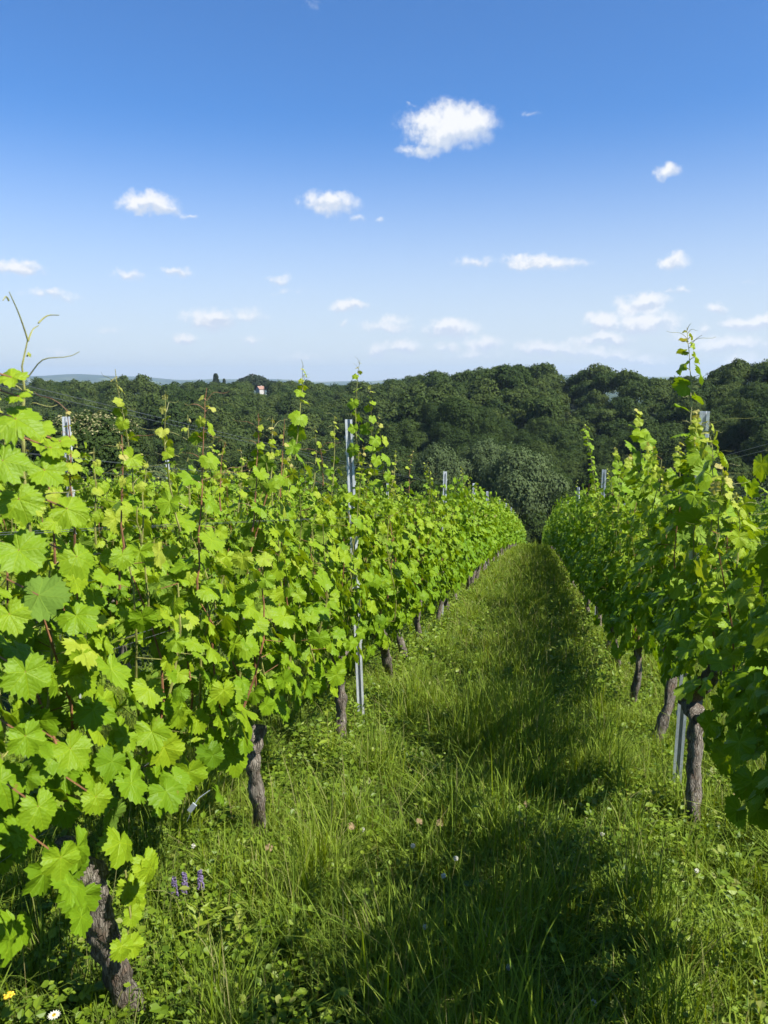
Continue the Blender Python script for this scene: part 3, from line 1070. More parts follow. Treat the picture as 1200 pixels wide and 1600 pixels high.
# bigger leaves of the nearest vine, close to the lens
root = vines[(XL, 0)]
o_ = np.array(root.location)
mb = MB()
P, N, T, S, C = [], [], [], [], []
for (px, py, s, n_, t_, c_) in [(40, 1050, .088, (.7, -.6, .35), (-.1, .1, -1), .42), (40, 1150, .07, (.8, -.5, .3), (0, .1, -1), .4), (110, 1170, .08, (.8, -.4, .45), (.1, .3, -1), .5),
                                (105, 795, .075, (.5, -.6, .6), (.2, .5, -.6), .55), (30, 780, .075, (.4, -.8, .5), (.1, .3, -.9), .5), (60, 930, .10, (-.2, .5, -.6), (.8, .5, -.4), .2), (25, 655, .085, (.4, -.5, .7), (.3, .4, -.7), .5), (62, 668, .05, (.3, -.4, .8), (.6, .3, -.4), .6), (18, 590, .06, (.2, -.4, .8), (-.5, .3, -.5), .7), (70, 735, .07, (.5, -.5, .6), (.2, .3, -.9), .5), (5, 720, .08, (.5, -.6, .5), (.1, .3, -.9), .45), (95, 690, .05, (.2, -.3, .9), (.6, .5, -.3), .65),
                                (80, 700, .06, (.3, -.3, .9), (.4, .7, -.5), .6), (30, 620, .05, (.2, -.4, .9), (-.5, .2, -.2), .65), (120, 870, .08, (.7, -.5, .5), (0, .2, -1), .5),
                                (95, 1340, .075, (.8, -.4, .2), (0, -.2, -1), .5), (150, 1245, .07, (.8, -.5, .4), (0, .2, -1), .55), (60, 1260, .08, (.8, -.5, .4), (0, .1, -1), .45),
                                (30, 860, .085, (.5, -.6, .6), (.3, .3, -.8), .45), (15, 960, .07, (.6, -.6, .5), (.2, .1, -1), .55)]:
    P.append(at_x(px, py, -.92) - o_)
    N.append(n_)
    T.append(t_)
    S.append(s * .62)
    C.append(c_)
place_leaves(mb, P, N, T, np.array(S), np.array(C), LT_HQ)
for p in P:
    mb.tube([p, p + np.array([-.09, .03, .02])], [.0018, .002], 4, 2)
mb.build('large_leaf_spray', [M_LEAF, M_CANE, M_CANE_RED], root)

# ------------------------------------------------------------------ steel posts and wires
prof = np.array([(-.010, -.020), (-.0275, -.020), (-.0275, .010), (-.019, .019), (-.011, .019), (-.007, .010), (.007, .010), (.011, .019), (.019, .019), (.0275, .010), (.0275, -.020), (.010, -.020)])


def make_post(H, lod=0):
    mb = MB()
    n = len(prof)
    tg = np.gradient(prof, axis=0)
    tg /= np.linalg.norm(tg, axis=1)[:, None]
    inn = prof + np.stack([-tg[:, 1], tg[:, 0]], 1) * -.0022
    ring = np.concatenate([prof, inn[::-1]])
    m_ = len(ring)
    V = np.concatenate([np.column_stack([ring, np.full(m_, z)]) for z in (-.3, H)])
    F = [[k, (k + 1) % m_, m_ + (k + 1) % m_, m_ + k] for k in range(m_)]
    F += [[m_ + k, m_ + k + 1, m_ + m_ - 2 - k, m_ + m_ - 1 - k] for k in range(n - 1)]
    mb.add(V, F)
    for z in np.arange(.5, H - .05, .10):
        for sg in (-1, 1):
            mb.box((sg * .0305, -.004, z), (.006, .009, .022))
            mb.box((sg * .0345, -.004, z + .009), (.004, .009, .012))
    return mb


post_me = make_post(2.12).mesh('post', [M_STEEL])
posts = []
PY = {XL: [4.93, 10.1, 15.3, 19.3, 25.5, 31, 37, 43, 49], XR: [4.15, 9.95, 15.4, 21, 27, 33, 39], -3.2: [4.75, 16.2, 27.5], -5.2: [10.15, 21.5], 2.8: [14.5, 26]}
for X, ys in PY.items():
    for i, y in enumerate(ys):
        r = part('vineyard_post', post_me, None, (X + (.04 if X == XL and i == 0 else -.04 if X == XL else 0), y, float(gz(X, y))), random.uniform(-.15, .15) + (.35 if X < 0 else -.3))
        r.rotation_euler.x = random.uniform(-.01, .01)
        r.rotation_euler.y = random.uniform(-.012, .012)
        H = 1.0
        if X == XL and i == 0:
            r.rotation_euler.y = -.035
            lab = 'tall ribbed steel post standing over the leaves, nearest in the left row'
        elif X == XR and i == 0:
            lab = 'ribbed steel post beside the crooked trunk in the right row'
        elif X == -3.2 and i == 0:
            lab = 'grey steel post at the far left, in the second row'
        elif X == -5.2 and i == 0:
            lab = 'short looking steel post tip behind the pale shoots, third row left'
        elif X == XL and i == 1:
            lab = 'steel post, second along the first left row, against the dark wood'
        elif X == XR and i == 1:
            lab = 'steel post, second along the right row, rising between two tall shoots'
        else:
            lab = 'small distant steel post in the ' + ROWS[X][2]
        tag(r, lab, 'vineyard post', 'steel posts in the ' + ROWS[X][2])
        H = {(XL, 0): 1.0}.get((X, i), .97 if i else 1.0)
        r.scale = (.86, .86, H)
WH = [(.72, 0), (1.15, .03), (1.15, -.03), (1.50, .03), (1.50, -.03), (1.85, .034), (1.85, -.034)]
for X in ROWS:
    if X < -8:
        continue
    for (h, dx) in WH:
        ys = np.concatenate([[-2.0], np.arange(0.0, 60, 1.5)])
        sag = .012 * np.sin(ys * .55 + h)
        pts = np.stack([np.full(len(ys), X + dx), ys, gz(np.full(len(ys), X), ys) * 0 + (-SL * ys - KC * np.where(ys > 0, ys, 0) ** 2) + h + sag], 1)
        mb = MB()
        mb.tube(pts, 0.0007 if X in (XL, XR) else .0009, 4)
        o = mb.build('trellis_wire', M_WIRE)
        side = '' if dx == 0 else (' on its right face' if dx > 0 else ' on its left face')
        hn = {.72: 'lowest', 1.15: 'second', 1.50: 'third', 1.85: 'topmost'}[h]
        tag(o, hn + ' thin wire' + side + ' along the ' + ROWS[X][2], 'wire', 'trellis wires')

# ------------------------------------------------------------------ grass
def fnoise(x, y, s):
    return (np.sin(x * 2.1 * s + 1.3 * np.sin(y * 1.7 * s)) + np.sin(y * 2.7 * s + 1.9 * np.sin(x * 1.3 * s + 1)) + np.sin((x + y) * 3.9 * s + 2)) / 3


class Acc:
    def __init__(self):
        self.V, self.A, self.Q, self.T, self.n = [], [], [], [], 0


def blades(ac, n, xr, yr, hm, wm, seed, bendm=.5, dryall=False):
    rg = np.random.default_rng(seed)
    x = rg.uniform(*xr, n)
    y = rg.uniform(*yr, n)
    # tufts: pull blades towards random centres
    tx, ty = rg.normal(0, .03, n), rg.normal(0, .03, n)
    cellx, celly = np.round(x / .13) * .13, np.round(y / .13) * .13
    pull = rg.random(n) < .55
    hsh = np.sin(cellx * 91.7 + celly * 47.3) * 43758.5
    jx, jy = (hsh % 1) * .13, ((hsh * 1.7) % 1) * .13
    x = np.where(pull, cellx + jx + tx, x)
    y = np.where(pull, celly + jy + ty, y)
    pn = fnoise(x, y, 1.0)
    pn2 = fnoise(x + 5, y - 3, 3.2)
    h = hm * (1 + .42 * pn + .42 * pn2) * rg.uniform(.45, 1.25, n) * np.where(rg.random(n) < .06, 1.5, 1)
    # lower under the rows, a little lower in the two wheel tracks
    xm = ((x + 1.2 + 1.0) % 2.0) - 1.0
    h *= np.where(np.abs(xm) < .28, .58, 1.06) * (1 - .25 * np.exp(-((np.abs(xm) - .55) / .12) ** 2))
    wd = wm * rg.uniform(.5, 1.35, n)
    az = rg.uniform(0, 2 * pi, n) * 1.0
    bend = np.abs(rg.normal(0, bendm, n)) + .05
    dx, dy = np.cos(az), np.sin(az)
    fa = az + rg.uniform(-.9, .9, n) + pi / 2
    wx, wy = np.cos(fa), np.sin(fa)
    z = gz(x, y) - .01
    base = np.stack([x, y, z], 1)
    D = np.stack([dx, dy, np.zeros(n)], 1)
    W = np.stack([wx, wy, np.zeros(n)], 1)
    Z = np.array([0, 0, 1.0])
    tint = np.clip(.42 + .20 * pn2 + .16 * pn + rg.normal(0, .15, n), 0, .88)
    dry = rg.random(n) < (1.1 if dryall else .045)
    tint = np.where(dry, rg.uniform(.9, 1.0, n), tint)
    fr = [0, .38, .74, 1.0]
    wf = [1.0, .7, 1.5, 0] if dryall else [1.0, .92, .6, 0]
    P = np.zeros((n, 7, 3))
    A = np.zeros((n, 7, 3))
    idx = 0
    for f, ww in zip(fr, wf):
        c = base + D * (h * bend * f ** 2)[:, None] + Z * (h * f * (1 - .35 * np.minimum(bend, 1.6) * f))[:, None]
        if ww > 0:
            P[:, idx] = c - W * (wd * ww)[:, None]
            P[:, idx + 1] = c + W * (wd * ww)[:, None]
            A[:, idx:idx + 2, 1] = f
            idx += 2
        else:
            P[:, idx] = c
            A[:, idx, 1] = 1
    A[:, :, 2] = tint[:, None]
    b = ac.n + np.arange(n)[:, None] * 7
    ac.V.append(P.reshape(-1, 3))
    ac.A.append(A.reshape(-1, 3))
    ac.Q.append(np.concatenate([b + [0, 1, 3, 2], b + [2, 3, 5, 4]]))
    ac.T.append(b + [4, 5, 6])
    ac.n += n * 7


ac = Acc()
blades(ac, 150000, (-3.3, 2.7), (1.2, 6.0), .20, .0019, 1, .75)
blades(ac, 34000, (-1.9, 1.6), (1.6, 6.0), .29, .0027, 21, .45)
blades(ac, 95000, (-2.0, 1.9), (6.0, 14.0), .21, .0034, 2, .6)
blades(ac, 60000, (-1.7, 1.4), (14.0, 32.0), .23, .007, 3)
blades(ac, 30000, (-1.7, 1.4), (32.0, 66.0), .25, .014, 4)
blades(ac, 26000, (-10, -2.0), (4.0, 26.0), .24, .008, 5)
blades(ac, 22000, (1.9, 6.5), (3.0, 26.0), .24, .008, 6)
blades(ac, 16000, (-3.5, 3), (-2.5, 1.2), .2, .005, 7)
blades(ac, 2600, (-1.9, 1.6), (1.6, 9.0), .40, .0010, 31, .35, True)
blades(ac, 1500, (-1.7, 1.4), (9.0, 22.0), .40, .0022, 32, .35, True)
NB = ac.n
gm = mk_mesh('grass', np.concatenate(ac.V), [(np.concatenate(ac.Q), 0), (np.concatenate(ac.T), 0)], np.concatenate(ac.A), [M_GRASS])
go = bpy.data.objects.new('grass', gm)
COL.objects.link(go)
tag(go, 'long green grass covering the ground between and under the vine rows', 'grass', kind='stuff')


# broad-leaved weeds mixed in the sward
def weeds(n, xr, yr, size, seed, mb):
    rg = np.random.default_rng(seed)
    nc = n // 7
    cx, cy = rg.uniform(*xr, nc), rg.uniform(*yr, nc)
    keep = rg.random(nc) < np.clip(.55 + .6 * fnoise(cx * 1.3, cy * 1.1, 1.3) + .35 * (np.abs(((cx + 2.2) % 2) - 1) < .45), .08, 1)
    cx, cy = cx[keep], cy[keep]
    nc = len(cx)
    c = np.repeat(np.arange(nc), 7)
    ph = rg.uniform(0, 2 * pi, len(c))
    ht = np.repeat(rg.uniform(.03, .17, nc), 7) * rg.uniform(.3, 1.1, len(c))
    rr = rg.uniform(.005, .045, len(c))
    x, y = cx[c] + np.cos(ph) * rr, cy[c] + np.sin(ph) * rr
    pos = np.stack([x, y, gz(x, y) + ht], 1)
    out_ = np.stack([np.cos(ph), np.sin(ph), np.full(len(c), .0)], 1)
    up = np.array([0, 0, 1.0])
    nrm = up * rg.uniform(.5, 1.2, len(c))[:, None] + rg.normal(0, .35, (len(c), 3)) - out_ * .3
    tip = out_ + up * rg.uniform(-.5, .5, len(c))[:, None]
    s = size * np.repeat(rg.uniform(.5, 1.5, nc), 7) * rg.uniform(.7, 1.2, len(c))
    V = np.array([[0, 0, 0], [.30, .30, .03], [.36, .62, .02], [0, 1.05, -.08], [-.36, .62, .02], [-.30, .30, .03], [0, .5, -.06]])
    F = np.array([[0, 1, 6], [1, 2, 6], [2, 3, 6], [3, 4, 6], [4, 5, 6], [5, 0, 6]])
    tint = np.clip(np.repeat(rg.normal(.5, .2, nc), 7) + rg.normal(0, .08, len(c)), 0, 1)
    place_leaves(mb, pos, nrm, tip, s, tint, [(V, F, V[:, :2])], 0, rg)


mb = MB()
weeds(110000, (-3.2, 2.6), (1.3, 6.0), .024, 11, mb)
weeds(60000, (-1.9, 1.7), (6.0, 13.0), .032, 12, mb)
weeds(12000, (-1.7, 1.4), (13.0, 26.0), .05, 13, mb)
wo = mb.build('ground_cover', M_WEED)
tag(wo, 'small broad leaved weeds and clover mixed through the grass', 'weeds', kind='stuff')


# ------------------------------------------------------------------ taller weeds and wild flowers
def weed_plant(px, py, h, lab, seed, tint=.8, n=16, leaf=.045, Y=None):
    rg = np.random.default_rng(seed)
    # foot of the plant where the sight line meets the ground
    d = ray(px, py)
    tt = 1.5
    for _ in range(200):
        q = CAMP + d * tt
        if q[2] < float(gz(q[0], q[1])) + .04:
            break
        tt += .05
    root = empty('weed_plant', (q[0], q[1], float(gz(q[0], q[1]))))
    mb = MB()
    P, N, T, S, C = [], [], [], [], []
    top = np.array([rg.normal(0, .02), rg.normal(0, .02), h])
    for i in range(n):
        f = (i + 1) / n
        a = i * 2.4
        o = np.array([cos(a), sin(a), 0])
        P.append(top * f)
        N.append(np.array([0, 0, 1.0]) + rg.normal(0, .3, 3) - o * .3)
        T.append(o + np.array([0, 0, .3 * rg.uniform(-1, 1)]))
        S.append(leaf * rg.uniform(.8, 1.4) * (1.1 - .5 * f))
        C.append(tint)
    V = np.array([[0, 0, 0], [.17, .35, .04], [.17, .7, .02], [0, 1.25, -.1], [-.17, .7, .02], [-.17, .35, .04], [0, .5, -.04]])
    F = np.array([[0, 1, 6], [1, 2, 6], [2, 3, 6], [3, 4, 6], [4, 5, 6], [5, 0, 6]])
    place_leaves(mb, P, N, T, np.array(S), np.array(C), [(V, F, V[:, :2])], 0, rg)
    mb.build('foliage', M_WEED, root)
    mb = MB()
    mb.tube([np.zeros(3), top * .5 + np.array([.005, 0, 0]), top], [.0028, .0024, .0012], 5)
    mb.build('stem', M_CANE, root)
    tag(root, lab, 'weed')


weed_plant(856, 1060, .42, 'tall weed with pointed pale leaves rising from the shaded strip of the path', 1, .95, 18, .06)
weed_plant(512, 1190, .35, 'upright pointed leaved weed beside the left steel post', 2, .85, 16, .06)
weed_plant(690, 1075, .2, 'low bushy weed in the shaded grass left of the tall pale weed', 3, .8, 16, .04)
weed_plant(555, 1150, .3, 'leafy weed at the foot of the leaning trunk', 4, .6, 16, .05)
weed_plant(380, 1480, .22, 'broad pale leaved weed in the lower left verge', 5, .95, 14, .06)
weed_plant(300, 1490, .18, 'young leafy weed right of the big left trunk', 6, .9, 14, .06)
weed_plant(1000, 1140, .25, 'leafy weed in the sunlit verge before the right row', 7, .7, 14, .045)
weed_plant(760, 1330, .28, 'narrow leaved weed in the darkest part of the path', 8, .5, 14, .05)


def flower(px, py, h, kind, lab, seed):
    rg = np.random.default_rng(seed)
    # bloom is seen at px, py; the stem drops to the ground below
    d = ray(px, py)
    tt = 1.2
    for _ in range(400):
        q = CAMP + d * tt
        if q[2] < float(gz(q[0], q[1])) + h:
            break
        tt += .02
    g0 = float(gz(q[0], q[1]))
    root = empty('wildflower', (q[0], q[1], g0))
    mb = MB()
    mb.tube([(0, 0, -.02), (rg.normal(0, .01), rg.normal(0, .01), h * .5), (0, 0, h)], [.0018, .0016, .0012], 5)
    mb.build('stem', M_CANE, root)
    mb = MB()
    if kind == 'spike':
        for i in range(80):
            f = rg.random()
            a = rg.uniform(0, 2 * pi)
            r = .012 * (1 - .6 * f)
            c = np.array([cos(a) * r, sin(a) * r, h - .055 + f * .08])
            mb.box(c, (.007, .004, .006), 0, rot=np.linalg.qr(rg.normal(0, 1, (3, 3)))[0])
        mat = M_PETAL_P
    elif kind == 'daisy':
        for i in range(14):
            a = i * 2 * pi / 14
            o = np.array([cos(a), sin(a), .15])
            s_ = np.array([-sin(a), cos(a), 0])
            V = np.array([[0, 0, 0], o * .012 + s_ * .003, o * .019, o * .012 - s_ * .003]) + np.array([0, 0, h])
            mb.add(V, [[0, 1, 2, 3]], np.zeros((4, 3)))
        for i in range(12):
            a = i * 2.4
            mb.box((cos(a) * .003, sin(a) * .003, h + .003), (.003, .003, .003), 1)
        mat = [M_PETAL_W, M_PETAL_Y]
    elif kind == 'dandelion':
        for i in range(30):
            a = rg.uniform(0, 2 * pi)
            r = .014 * sqrt(rg.random())
            mb.box((cos(a) * r, sin(a) * r, h + .003), (.005, .003, .005), 0, rot=np.linalg.qr(rg.normal(0, 1, (3, 3)))[0])
        mat = M_PETAL_Y
    else:  # round clover head
        for i in range(46):
            v = norm(rg.normal(0, 1, 3)) * .0075
            mb.box(v + np.array([0, 0, h]), (.0025, .0025, .005), 0, rot=np.linalg.qr(rg.normal(0, 1, (3, 3)))[0])
        mat = M_PETAL_W
    mb.build('bloom', mat, root)
    tag(root, lab, 'flower')


flower(272, 1382, .14, 'spike', 'purple flower spike, left of the pair near the first trunk', 1)
flower(288, 1374, .15, 'spike', 'mauve flower spike just right of another purple spike', 2)
flower(313, 1372, .15, 'spike', 'rightmost purple flower spike between the two nearest left trunks', 3)
flower(302, 1322, .15, 'clover', 'white clover head under the hanging leaves of the left row', 4)
flower(85, 1592, .12, 'daisy', 'white daisy at the bottom left edge', 5)
flower(645, 1322, .22, 'clover', 'pale clover head on long stem at the edge of the shade', 6)
flower(664, 1450, .16, 'clover', 'cream clover head low in the dark grass near the middle', 7)
flower(712, 1342, .26, 'clover', 'small buff flower head on a tall thin stem in the dark strip', 8)
flower(693, 1370, .22, 'clover', 'small white flower head left of the buff one', 9)
flower(928, 1568, .10, 'clover', 'round white clover head at the bottom edge right of centre', 10)
flower(795, 1514, .12, 'clover', 'small white clover near the bottom in the darkest grass', 11)
flower(941, 1306, .12, 'clover', 'small yellowish white clover on the sunny edge of the right verge', 12)
flower(1088, 1362, .12, 'clover', 'tiny white flower in the verge below the right row', 13)
flower(14, 1560, .10, 'dandelion', 'small yellow flower in the shade at the lower left corner', 14)
flower(567, 1298, .12, 'clover', 'pale seed head beside the dry leaves in the grass', 15)

# dry leaves on the grass near (550..690, 1290)
for i, (px, py, lab) in enumerate([(548, 1290, 'curled dry brown vine leaf lying in the grass left of the dark strip'), (655, 1284, 'reddish dry vine leaf on the edge of the shade'),
                                   (688, 1286, 'small dry leaf right of the reddish one'), (822, 1256, 'dry leaf caught high on the grass in the dark strip'), (420, 1325, 'pale dry leaf beside the slender left trunk'),
                                   (1150, 1245, 'rusty dry leaf on the verge below the right row')]):
    d = ray(px, py)
    tt = 1.5
    for _ in range(300):
        q = CAMP + d * tt
        if q[2] < float(gz(q[0], q[1])) + .15:
            break
        tt += .02
    mb = MB()
    place_leaves(mb, np.zeros((1, 3)), np.array([[.3, -.4, .9]]), np.array([[cos(i * 2), sin(i * 2), .1]]), np.array([.022]), np.array([.5]), LT_HQ)
    o = mb.build('dry_leaf', M_DRY)
    o.location = q
    tag(o, lab, 'leaf')
# pale strip caught on a wire end
mb = MB()
k = np.linspace(0, 1, 7)
q = at_x(300, 1262, -1.05)
g0 = float(gz(q[0], q[1]))
mb.box((0, 0, 0), (.016, .004, .034), rot=np.array([[.8, 0, .6], [0, 1, 0], [-.6, 0, .8]]))
mb.tube([(0, 0, 0), (.02, .01, .03), (.05, .03, .05)], [.0012, .0012, .0008], 4)
mb.tube([(0, 0, 0), (-.01, 0, -.03), (-.02, .0, -.05)], [.0008, .0008, .0006], 4)
o = mb.build('plastic_clip', M_TIE)
o.location = q
tag(o, 'small pale blue plastic clip hanging by a wire end between the two nearest left trunks', 'clip')


# ------------------------------------------------------------------ woodland
def crown(seed, rx, rz, n, size, lobes=16, shape='round'):
    """crown standing on z=0..2*rz, many small leaf clumps spread over bulging lobes"""
    rg = np.random.default_rng(seed)
    if shape == 'round':
        L = []
        for i in range(lobes):
            v = norm(rg.normal(0, 1, 3))
            v[2] = abs(v[2]) * 1.0 - .25
            c = v * np.array([rx, rx, rz]) * rg.uniform(.42, .82)
            L.append((c, rg.uniform(.24, .52) * rx))
        L.append((np.zeros(3), rx * .72))
        L.append((np.array([0, 0, -rz * .3]), rx * .75))
        wts = np.array([l[1] ** 2 for l in L])
        which = rg.choice(len(L), n, p=wts / wts.sum())
        dirs = norm(rg.normal(0, 1, (n, 3)))
        dirs[:, 2] = np.where(dirs[:, 2] < -.3, -dirs[:, 2], dirs[:, 2])
        C = np.array([l[0] for l in L])[which]
        Rr = np.array([l[1] for l in L])[which]
        sq = np.array([1, 1, .88])
        fz = 1 + .22 * np.sin(dirs[:, 0] * 7 + which) * np.sin(dirs[:, 1] * 6 + which * 2) + .10 * rg.normal(0, 1, n)
        pos = C + dirs * (Rr * fz)[:, None] * sq
        nrm = dirs + rg.normal(0, .24, (n, 3))
        pos[:, 2] += rz
    elif shape == 'cone':
        f = rg.random(n) ** .65
        z = 2 * rz * (1 - f)
        a = rg.uniform(0, 2 * pi, n)
        tier = 1 + .28 * np.sin(z / (2 * rz) * 42)
        r = rx * f * tier * rg.uniform(.55, 1.08, n)
        pos = np.stack([np.cos(a) * r, np.sin(a) * r, z], 1)
        nrm = np.stack([np.cos(a), np.sin(a), np.full(n, .6)], 1) + rg.normal(0, .4, (n, 3))
    else:  # column
        z = rg.random(n) * 2 * rz
        f = z / (2 * rz)
        a = rg.uniform(0, 2 * pi, n)
        r = rx * np.clip(np.sin(np.clip(f, .03, .97) * pi) ** .35, .2, 1) * (1 + .18 * np.sin(a * 4 + z * 1.1)) * rg.uniform(.7, 1.05, n)
        pos = np.stack([np.cos(a) * r, np.sin(a) * r, z], 1)
        nrm = np.stack([np.cos(a), np.sin(a), np.full(n, .25)], 1) + rg.normal(0, .4, (n, 3))
    z_ = norm(nrm)
    t_ = norm(np.cross(z_, rg.normal(0, 1, (n, 3))))
    b_ = np.cross(z_, t_)
    s = size * rg.uniform(.55, 1.35, n)
    V = np.zeros((n, 4, 3))
    for k, (u, v) in enumerate([(-.5, -.35), (.45, -.5), (.55, .4), (-.35, .55)]):
        ju, jv = rg.uniform(-.2, .2, n), rg.uniform(-.2, .2, n)
        V[:, k] = pos + t_ * (s * (u + ju))[:, None] + b_ * (s * (v + jv))[:, None] + z_ * (s * rg.uniform(-.18, .18, n))[:, None]
    F = np.arange(n * 4).reshape(n, 4)
    A = np.zeros((n, 4, 3))
    A[:, :, 2] = np.clip(.5 + rg.normal(0, .13, n), 0, 1)[:, None]
    return V.reshape(-1, 3), F, A.reshape(-1, 3)


def tree_trunk_mesh(H, r, rx, seed):
    rg = np.random.default_rng(seed)
    mb = MB()
    mb.tube([(0, 0, -1.2), (.1, 0, H * .3), (0, .15, H * .62), (.1, .1, H * .86)], [r * 1.25, r, r * .6, r * .15], 8)
    for i in range(6):
        a = i * 1.1 + rg.uniform(0, .5)
        z0 = H * rg.uniform(.3, .5)
        mb.tube([(0, 0, z0), (cos(a) * rx * .3, sin(a) * rx * .3, z0 + H * .14), (cos(a) * rx * .62, sin(a) * rx * .62, z0 + H * .22)], [r * .5, r * .3, r * .08], 5)
    return mb.mesh('trunk', [M_TREEBARK], True)


def crown_mesh(args, mat, z0):
    V, F, A = crown(*args)
    V = V + np.array([0, 0, z0])
    return mk_mesh('crown', V, [(F, 0)], A, [mat])


# kinds: crown prototypes near (fine) and far (coarse)
NEAR = [(crown_mesh((500 + i, 5.6, 5.8, 22000, .25, 17), M_TREE, 2.6), tree_trunk_mesh(13, .3, 5, i)) for i in range(6)]
GREY = [(crown_mesh((520 + i, 5.8, 6.2, 24000, .20, 15), M_TREE_GREY, 2.2), tree_trunk_mesh(13, .28, 5, 20 + i)) for i in range(2)]
FAR = [crown(540 + i, 5.6, 5.6, 3300, .52, 13) for i in range(8)]
CONE_ME = crown_mesh((560, 3.0, 7.5, 3500, .5, 0, 'cone'), M_TREE_DARK, 1.0)
COL_ME = crown_mesh((561, 1.9, 7.5, 3500, .5, 0, 'column'), M_TREE_DARK, .8)
DARK_ME = [crown_mesh((562 + i, 5.0, 4.6, 3500, .6, 12), M_TREE_DARK, 2.5) for i in range(2)]
TRK = tree_trunk_mesh(13, .3, 3, 77)


def height_of(me):
    c = np.empty(len(me.vertices) * 3, np.float32)
    me.vertices.foreach_get('co', c)
    return float(np.percentile(c[2::3], 99.5))


def make_tree(name, crown_me, trunk_me, loc, s, lab, cat, group=None, sz=None):
    r = empty(name, loc, random.uniform(0, 6.28))
    part('crown', crown_me, r)
    part('trunk', trunk_me, r)
    r.scale = (s, s, sz or s)
    return tag(r, lab, cat, group)


def px_of(p):
    v = np.asarray(p) - CAMP
    f = v @ F_
    return 600 + F_PX * (v @ R_) / f, 800 - F_PX * (v @ U_) / f


# named trees first: their tops are where the photo shows them
def top_tree(name, cme, tme, px, pytop, r, H, wscale, lab, cat, ground=None):
    """tree of full height H whose top reaches the sight line of (px, pytop) at distance r; it stands on the terrain"""
    q = at_r(px, pytop, r)
    z = float(gz(q[0], q[1]))
    h = q[2] - z
    base_h = height_of(cme)
    s = h / base_h
    return make_tree(name, cme, tme, (q[0], q[1], z), s * wscale, lab, cat, sz=s), (q[0], q[1], s * wscale * 5.6)


taken = []
T1 = top_tree('broadleaf_tree', GREY[0][0], GREY[0][1], 820, 704, 150, 14.4, .74, 'rounded grey green tree at the foot of the path between the rows', 'tree')
T2 = top_tree('broadleaf_tree', GREY[1][0], GREY[1][1], 690, 696, 185, 14.4, .68, 'wide silvery green tree left of the rounded grey one', 'tree')
T3 = top_tree('broadleaf_tree', crown_mesh((580, 5.2, 4.6, 26000, .20, 18), M_TREE, 2.0), tree_trunk_mesh(11, .28, 5, 31), 145, 650, 95, 11.6, 1.0, 'bushy green tree just beyond the vines at the left', 'tree')
t3 = T3[0]
bv, bf, ba = crown(580, 5.25, 4.68, 30000, .15, 18)
cz = bv.reshape(-1, 4, 3).mean(1)
kp = (cz[:, 2] > 7.0) & (fnoise(cz[:, 0], cz[:, 1], 1.1) > -.05) & (RNG.random(len(cz)) < .6)
bq = bv.reshape(-1, 4, 3)[kp].reshape(-1, 3) + np.array([0, 0, 2.0])
part('blossom', mk_mesh('blossom', bq, [(np.arange(len(bq)).reshape(-1, 4), 0)], ba.reshape(-1, 4, 3)[kp].reshape(-1, 3), [M_BLOOM]), t3)
t3['label'] = 'bushy green tree with cream blossom tufts on its crown just beyond the vines at left'
T5 = top_tree('broadleaf_tree', crown_mesh((582, 4.0, 4.2, 3500, .6, 14), M_BLOOM, 2.0), tree_trunk_mesh(10, .28, 4, 33), 886, 640, 330, 10.8, .7, 'small pale blossoming crown high in the wood', 'tree')
T6 = top_tree('broadleaf_tree', NEAR[0][0], NEAR[0][1], 420, 700, 150, 14.2, .9, 'low rounded tree showing behind the left post wires', 'tree')
T7 = top_tree('broadleaf_tree', GREY[0][0], NEAR[1][1], 755, 690, 190, 14.4, .7, 'small grey green tree between the two larger grey ones', 'tree')
for q in (T1, T2, T3, T5, T6, T7):
    taken.append(q[1])
hx, hy = HOUSE[0], HOUSE[1]
for px, pt, rr, lab, me_, H_, ws in [
        (337, 584, 640, 'taller of two columnar poplars on the left skyline', COL_ME, 15.8, 1.0), (350, 592, 645, 'shorter slim poplar right of the tall one', COL_ME, 15.8, .7),
        (315, 594, 640, 'thin poplar left of the tall poplar', COL_ME, 15.8, .6)]:
    q = at_r(px, pt, rr)
    z = float(gz(q[0], q[1]))
    s = (q[2] - z) / height_of(me_)
    make_tree('poplar_tree', me_, TRK, (q[0], q[1], z), s * ws, lab, 'poplar', sz=s)
for px, pt, rr, lab, me_, H_, ws in [
        (897, 592, 455, 'pointed dark conifer in the dip of the skyline', CONE_ME, 16.0, .62), (872, 603, 458, 'small pointed conifer left of the dip', CONE_ME, 16.0, .6),
        (419, 593, 640, 'pointed conifer right of the dark trees by the house', CONE_ME, 16.0, .7), (446, 601, 640, 'little conifer alone on the left skyline', CONE_ME, 16, .6)]:
    q = at_r(px, pt, rr)
    z = float(gz(q[0], q[1]))
    s = (q[2] - z) / height_of(me_)
    make_tree('conifer_tree', me_, TRK, (q[0], q[1], z), s * ws, lab, 'conifer', sz=s)
for i, (px, pt, lab) in enumerate([(377, 596, 'dark tree at the left edge of the clump by the house'), (385, 591, 'dark tree left of the tallest in the clump by the house'), (394, 588, 'tallest dark tree of the clump left of the red roof'), (403, 590, 'dark tree right behind the red roof'),
                                   (411, 593, 'dark tree between the red roof and the pointed conifer'), (431, 598, 'dark round tree right of the pointed conifer by the house')]):
    q = at_r(px, pt - 2, 640 + i * 3)
    z = float(gz(q[0], q[1]))
    s = (q[2] - z) / height_of(DARK_ME[i % 2])
    make_tree('dark_tree', DARK_ME[i % 2], TRK, (q[0], q[1], z), s * 1.15, lab, 'tree', 'dark trees behind the house', sz=s)

